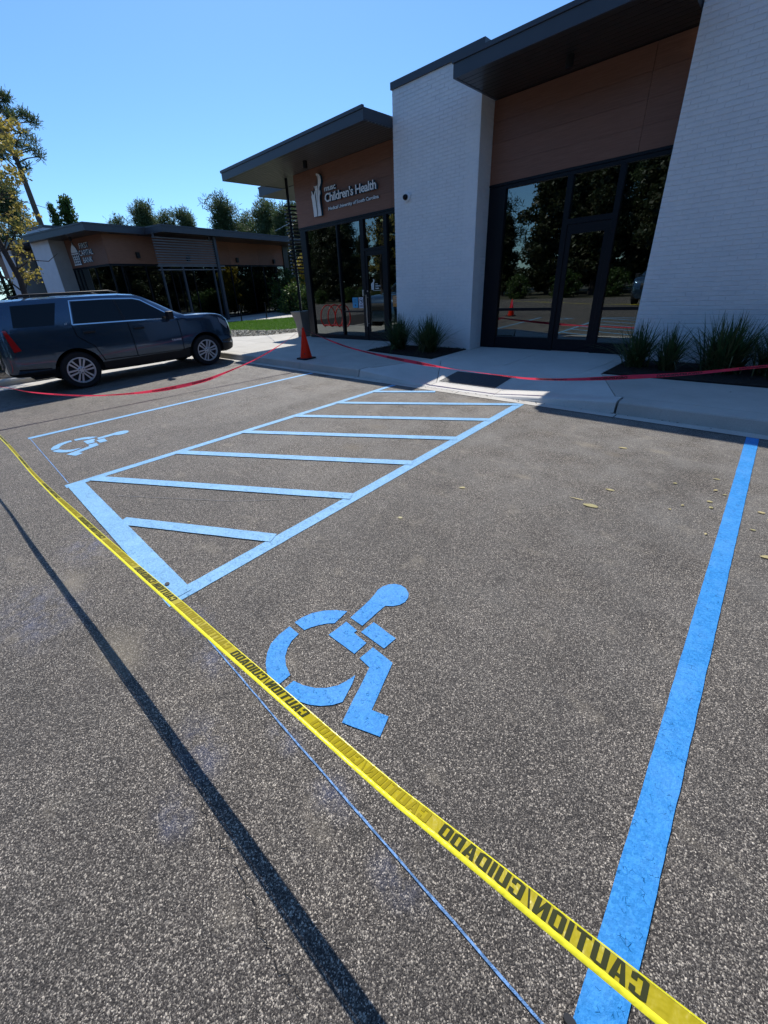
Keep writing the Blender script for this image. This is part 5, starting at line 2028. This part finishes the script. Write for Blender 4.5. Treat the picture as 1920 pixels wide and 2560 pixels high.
for (y_, z_) in targets:
    xo = -14.35 + rga.uniform(-.35, .35)
    z0 = max(1.9, z_ - rga.uniform(.5, 1.0))
    y0 = 2.1 - max(0, z0 - 2.3) * .15
    m1 = Vector((-14.3, y0, z0)).lerp(Vector((xo, y_, z_)), .5) + Vector((0, rga.uniform(-.1, .1), .12))
    tr.tube([(-14.3, y0, z0), tuple(m1), (xo, y_, z_)], [.022, .014, .006], 5, caps=False)
    for q in range(3):
        e = Vector((xo + rga.uniform(-.3, .3), y_ + rga.uniform(-.35, .35), z_ + rga.uniform(-.3, .2)))
        tr.tube([tuple(m1.lerp(Vector((xo, y_, z_)), .4)), tuple(e)], [.008, .003], 4, caps=False)
    cl.append((xo, y_, z_, .40, .36, .30))
tr.tube([(-14.3, 2.1, 2.5), (-14.3, 2.5, 2.75), (-14.3, 2.9, 2.72), (-14.25, 3.15, 2.9)], [.02, .014, .01, .004], 5, caps=False)
tr.tube([(-14.3, 1.9, 4.0), (-14.3, 2.6, 4.1), (-14.3, 3.2, 3.95), (-14.25, 3.45, 3.85)], [.016, .010, .006, .003], 5, caps=False)
tr.build('trunk', M['bark_dark'], at, smooth=True, recalc=False)
foliage('crown', M['autumn'], [(a + 14.3, b - 1.75, c_ - .13, d, e, f) for a, b, c_, d, e, f in cl], 2700, .034, at, 77, .6, tuft=7)

# ------------------------------------------------------------------ parked SUV (front towards +Y)
HW = 1.0                  # half width
RY, FYW = 2.02, 4.87      # axle positions in world Y (car frame: x side, y length)
STN = [  # y, z bottom, z top, half width, roof half width factor
    (.82, .50, .98, .88, .86), (.85, .46, 1.18, .95, .86), (.885, .43, 1.42, .975, .85), (.94, .40, 1.64, .99, .81), (1.01, .39, 1.755, 1.0, .79), (1.12, .38, 1.80, 1.0, .785),
    (1.6, .34, 1.82, 1.0, .785), (2.1, .30, 1.83, 1.0, .785), (2.7, .27, 1.83, 1.0, .785), (3.2, .26, 1.822, 1.0, .78), (3.5, .26, 1.80, 1.0, .77), (3.68, .26, 1.745, 1.0, .765),
    (3.95, .26, 1.59, 1.0, .775), (4.2, .26, 1.435, 1.0, .79), (4.40, .26, 1.315, 1.0, .81), (4.50, .26, 1.275, 1.0, .83), (4.8, .28, 1.275, 1.0, .84), (5.1, .28, 1.262, .995, .83), (5.32, .28, 1.235, .98, .81),
    (5.47, .27, 1.19, .955, .78), (5.58, .28, 1.11, .91, .74), (5.66, .29, 1.0, .85, .68), (5.72, .32, .86, .77, .6)]


def suv_ring(st):
    y, zb, zt, w, k = st
    belt = 1.24
    if zt > 1.32:                     # cabin
        zz = [(0, zb), (w * .80, zb), (w * .95, zb + .05), (w * .985, .48), (w, .62), (w, .80), (w * .985, .97), (w * .968, 1.12), (w * .955, belt)]
        kk = k * HW
        top = zt
        f = (top - belt)
        zz += [(w * .955 + (kk * 1.02 - w * .955) * .5, belt + f * .46), (kk * 1.04, belt + f * .82), (kk * .98, belt + f * .93), (kk * .82, top - .012), (kk * .45, top), (0, top + .006)]
        if f < .4:                    # windscreen sections: keep the side glass line
            pass
    else:
        b = zt
        zz = [(0, zb), (w * .80, zb), (w * .95, zb + .05), (w * .985, zb + (b - zb) * .25), (w, zb + (b - zb) * .38), (w, zb + (b - zb) * .56), (w * .988, zb + (b - zb) * .72), (w * .972, zb + (b - zb) * .84), (w * .95, b - .055)]
        zz += [(w * .93, b - .03), (w * .90, b - .015), (w * .84, b - .006), (w * .62, b + .004), (w * .35, b + .012), (0, b + .015)]
    return [(x_, y, z_) for x_, z_ in zz]


def make_suv(loc, rot, label, grp=None, mat='suv_paint'):
    t = thing('parked_suv', label, 'suv', (0, 0, 0), group=grp)
    rings = []
    for s in STN:
        r = suv_ring(s)
        full = r + [(-x_, y_, z_) for x_, y_, z_ in r[-2:0:-1]]
        rings.append(full)
    m = len(rings[0])
    vs = [p for r in rings for p in r]
    fs = []
    for i_ in range(len(rings) - 1):
        for k in range(m):
            k2 = (k + 1) % m
            fs.append((i_ * m + k, (i_ + 1) * m + k, (i_ + 1) * m + k2, i_ * m + k2))
    fs.append(tuple(range(m)))
    fs.append(tuple((len(rings) - 1) * m + k for k in range(m - 1, -1, -1)))
    b_ = MB()
    b_.v, b_.f = vs, fs
    body = b_.build('body', M[mat], t, world=False)
    # wheel arches
    cut = MB()
    for yy in (RY, FYW):
        for sgn in (-1, 1):
            cut.lathe([(.455, sgn * .60), (.455, sgn * 1.2)], 40, (0, yy, .375), 'x')
    co = cut.build('cutter', M['well'], None)
    md = body.modifiers.new('b', 'BOOLEAN')
    md.operation = 'DIFFERENCE'
    md.object = co
    md.solver = 'EXACT'
    bpy.context.view_layer.update()
    dg = bpy.context.evaluated_depsgraph_get()
    me = bpy.data.meshes.new_from_object(body.evaluated_get(dg))
    body.modifiers.clear()
    body.data = me
    bpy.data.objects.remove(co)
    me.materials.clear()
    me.materials.append(M[mat])
    me.materials.append(M['well'])
    me.materials.append(M['trim'])
    for p in me.polygons:
        c_ = p.center
        inarch = any(math.hypot(c_.y - yy, c_.z - .375) < .459 and abs(c_.x) < .985 and c_.z > .1 for yy in (RY, FYW))
        if c_.z < .475 + (.05 if c_.y > 5.3 else 0):
            p.material_index = 2
        if inarch:
            p.material_index = 1
    me.polygons.foreach_set('use_smooth', [True] * len(me.polygons))
    me.set_sharp_from_angle(angle=math.radians(32))
    # projection helper
    bm = bmesh.new()
    bm.from_mesh(me)
    tree = BVHTree.FromBMesh(bm)
    bm.free()

    def onside(y_, z_, sgn, off):
        h = tree.ray_cast(Vector((sgn * 3, y_, z_)), Vector((-sgn, 0, 0)))
        if h[0] is None:
            return None
        return h[0] + Vector((sgn * off, 0, 0)) + h[1] * off * .3

    def patch(name, quad, mat_, sgn, off=.006, nu=10, nv=5, parent=None):
        """quad: four (y, z) corners; grid laid on the side of the body"""
        mb_ = MB()
        (a, b, c_, d) = [Vector(q) for q in quad]
        ok = True
        for j in range(nv + 1):
            for i2 in range(nu + 1):
                u, v = i2 / nu, j / nv
                p = (a * (1 - u) + b * u) * (1 - v) + (d * (1 - u) + c_ * u) * v
                q = onside(p.x, p.y, sgn, off)
                if q is None:
                    q = Vector((sgn * .7, p.x, p.y))
                mb_.v.append(tuple(q))
        for j in range(nv):
            for i2 in range(nu):
                k = j * (nu + 1) + i2
                f = (k, k + 1, k + nu + 2, k + nu + 1)
                mb_.f.append(f if sgn > 0 else f[::-1])
        return mb_.build(name, M[mat_], parent or t, world=False, smooth=True, recalc=False)

    def strip(name, pts, w, mat_, sgn, off=.009, parent=None):
        mb_ = MB()
        P_ = []
        for a, b in zip(pts, pts[1:]):
            n = max(2, int((Vector(b) - Vector(a)).length / .08))
            P_ += [Vector(a).lerp(Vector(b), q / n) for q in range(n)]
        P_.append(Vector(pts[-1]))
        for i2, p in enumerate(P_):
            d = (P_[min(i2 + 1, len(P_) - 1)] - P_[max(i2 - 1, 0)]).normalized()
            n_ = Vector((-d.y, d.x)) * w / 2
            for q in (p - n_, p + n_):
                r = onside(q.x, q.y, sgn, off)
                mb_.v.append(tuple(r if r is not None else Vector((sgn, q.x, q.y))))
        for i2 in range(len(P_) - 1):
            f = (2 * i2, 2 * i2 + 2, 2 * i2 + 3, 2 * i2 + 1)
            mb_.f.append(f)
        return mb_.build(name, M[mat_], parent or t, world=False, recalc=False)

    for sgn in (1, -1):
        patch('side_window', [(1.17, 1.31), (1.83, 1.30), (1.99, 1.70), (1.26, 1.69)], 'carglass', sgn)
        patch('side_window', [(2.17, 1.30), (3.10, 1.275), (3.04, 1.695), (2.26, 1.705)], 'carglass', sgn)
        patch('side_window', [(3.14, 1.273), (4.22, 1.235), (3.56, 1.665), (3.08, 1.692)], 'carglass', sgn)
        strip('window_trim', [(2.13, 1.275), (3.2, 1.25), (4.27, 1.215), (3.90, 1.46), (3.60, 1.655), (3.45, 1.695), (2.9, 1.72), (2.23, 1.722), (2.13, 1.275)], .022, 'chrome', sgn)
        strip('window_pillar', [(3.125, 1.27), (3.06, 1.70)], .05, 'trim', sgn, .008)
        for pts in ([(3.17, 1.24), (3.19, .50)], [(4.27, 1.2), (4.28, .95), (4.27, .46)], [(2.12, 1.26), (2.14, 1.05), (2.40, .82), (2.52, .50)]):
            strip('door_seam', pts, .016, 'well', sgn, .003)
        strip('front_bumper_trim', [(5.34, .44), (5.50, .45), (5.66, .47)], .27, 'trim', sgn, .008)
        strip('rocker_trim', [(2.49, .41), (3.3, .39), (4.38, .38)], .24, 'trim', sgn, .006)
        strip('bumper_trim', [(1.0, .50), (1.52, .45)], .12, 'trim', sgn, .006)
        # handles
        for y_, z_ in ((2.38, 1.11), (3.37, 1.085)):
            p = onside(y_, z_, sgn, .0)
            MB().box(p.x - .02 if sgn > 0 else p.x - .035, p.x + .035 if sgn > 0 else p.x + .02, y_ - .11, y_ + .11, z_ - .018, z_ + .018).build('door_handle', M['trim'], t, world=False, bevel=.008)
        # mirror
        p = onside(4.08, 1.25, sgn, 0)
        mr = MB().box(min(p.x + sgn * .06, p.x + sgn * .25), max(p.x + sgn * .06, p.x + sgn * .25), 4.0, 4.13, 1.20, 1.38).build('door_mirror', M['trim'], t, world=False, bevel=.03)
        MB().box(min(p.x, p.x + sgn * .10), max(p.x, p.x + sgn * .10), 4.04, 4.10, 1.22, 1.26).build('mirror_arm', M['trim'], mr, world=False)
        # roof rail
        MB().tube([(sgn * .70, 1.34, 1.81), (sgn * .70, 1.48, 1.868), (sgn * .70, 3.05, 1.872), (sgn * .69, 3.22, 1.822)], .018, 8).build('roof_rail', M['trim'], t, world=False, smooth=True)
        # lamps
        patch('tail_lamp', [(1.035, .88), (1.155, .90), (1.04, 1.28), (.985, 1.28)], 'tail', sgn, .012, 4, 8)
        patch('headlamp', [(5.33, 1.02), (5.52, .84), (5.58, .98), (5.32, 1.14)], 'lens', sgn, .010, 6, 4)
        # badges
        if sgn > 0:
            for txt, y0, z0, w, h in (('TAHOE', 4.02, .715, .23, .045), ('LT', 2.0, 1.285, .05, .035)):
                vs_, fs_ = fit_text(txt, w, h, .02)
                mb_ = MB()
                for u, v in vs_:
                    q = onside(y0 + u, z0 + v, 1, .008)
                    mb_.v.append(tuple(q))
                mb_.f = [tuple(f) for f in fs_]
                mb_.build('badge', M['sign_white'], t, world=False, recalc=False)
    # windscreen and rear glass, laid on the body from above / behind

    def face_patch(name, pts, dirn, mat_, off):
        mb_ = MB()
        nu, nv = 8, 5
        a, b, c_, d = [Vector(q) for q in pts]
        for j in range(nv + 1):
            for i2 in range(nu + 1):
                u, v = i2 / nu, j / nv
                p = (a * (1 - u) + b * u) * (1 - v) + (d * (1 - u) + c_ * u) * v
                h = tree.ray_cast(p - Vector(dirn) * 2, Vector(dirn))
                q = (h[0] + h[1] * off) if h[0] is not None else p
                mb_.v.append(tuple(q))
        for j in range(nv):
            for i2 in range(nu):
                k = j * (nu + 1) + i2
                mb_.f.append((k, k + 1, k + nu + 2, k + nu + 1))
        mb_.build(name, M[mat_], t, world=False, smooth=True)
    face_patch('windscreen', [(-.74, 4.40, 1.5), (.74, 4.40, 1.5), (.64, 3.72, 1.5), (-.64, 3.72, 1.5)], (0, 0, -1), 'carglass', .006)
    face_patch('rear_window', [(-.70, 1, 1.30), (.70, 1, 1.30), (.62, 1, 1.66), (-.62, 1, 1.66)], (0, 1, 0), 'carglass', .008)
    face_patch('grille', [(-.55, 5.5, .72), (.55, 5.5, .72), (.55, 5.5, .98), (-.55, 5.5, .98)], (0, -1, 0), 'trim', .008)
    face_patch('number_plate', [(-.26, 1, .80), (.26, 1, .80), (.26, 1, .93), (-.26, 1, .93)], (0, 1, 0), 'sign_white', .010)
    for sgn in (-1, 1):
        face_patch('tail_lamp_rear', [(sgn * .80, 1, .92), (sgn * .90, 1, .92), (sgn * .93, 1, 1.26), (sgn * .82, 1, 1.26)], (0, 1, 0), 'tail', .010)
    # wheels
    for yy in (RY, FYW):
        for sgn in (-1, 1):
            xo = sgn * .965
            w = MB().lathe([(.25, sgn * .74), (.34, sgn * .735), (.372, sgn * .77), (.378, sgn * .86), (.370, sgn * .945), (.345, xo), (.262, xo - sgn * .004), (.25, xo - sgn * .03)], 36, (0, yy, .378), 'x').build('wheel', M['rubber'], t, world=False, smooth=False)
            rim = MB()
            rim.lathe([(.264, xo + sgn * .004), (.243, xo + sgn * .006), (.232, xo - sgn * .03), (.232, xo - sgn * .10)], 32, (0, yy, .378), 'x')
            rim.f = [f for f in rim.f if len(f) == 4]
            for q in range(6):
                for off_ in (-.155, .155):
                    a = q * math.pi / 3 + .2
                    pts_ = []
                    for rr, ww, oo in ((.055, .012, .024), (.238, .019, .040)):
                        sg_ = 1 if off_ > 0 else -1
                        nx, nz = -math.sin(a), math.cos(a)
                        cx, cz = rr * math.cos(a) + nx * oo * sg_, rr * math.sin(a) + nz * oo * sg_
                        pts_.append((cx - nx * ww, cz - nz * ww))
                        pts_.append((cx + nx * ww, cz + nz * ww))
                    poly = [pts_[0], pts_[2], pts_[3], pts_[1]]
                    rim.prism([(yy + u, .378 + v) for u, v in poly], xo - sgn * .030, xo - sgn * .006, 'yz')
            rim.lathe([(.075, xo - sgn * .035), (.072, xo - sgn * .004), (.05, xo + sgn * .004), (.0, xo + sgn * .006)], 18, (0, yy, .378), 'x')
            rim.build('rim', M['alloy'], w, world=False)
            MB().lathe([(.225, xo - sgn * .075), (.0, xo - sgn * .078)], 24, (0, yy, .378), 'x').build('brake_disc', M['well'], w, world=False)
            for q in range(6):
                a = q * math.pi / 3 + .5
                MB().lathe([(.011, xo - sgn * .0), (.009, xo + sgn * .010), (0, xo + sgn * .011)], 8, (0, yy + .048 * math.cos(a), .378 + .048 * math.sin(a)), 'x').build('wheel_nut', M['trim'], w, world=False)
    MB().box(-.9, .9, 1.2, 5.3, .32, .5).build('underbody', M['well'], t, world=False)
    t.location = loc
    t.rotation_euler = (0, 0, rot)
    return t


suv = make_suv((-11.32, 0.0, .0), .0, 'dark blue grey suv parked facing the kerb at the left edge')
s2 = copy_tree(suv)
s2.location = (-4.45, -11.2, 0)
s2.rotation_euler = (0, 0, 0)
s2['label'] = 'dark suv standing behind the viewer, mirrored in the right window'
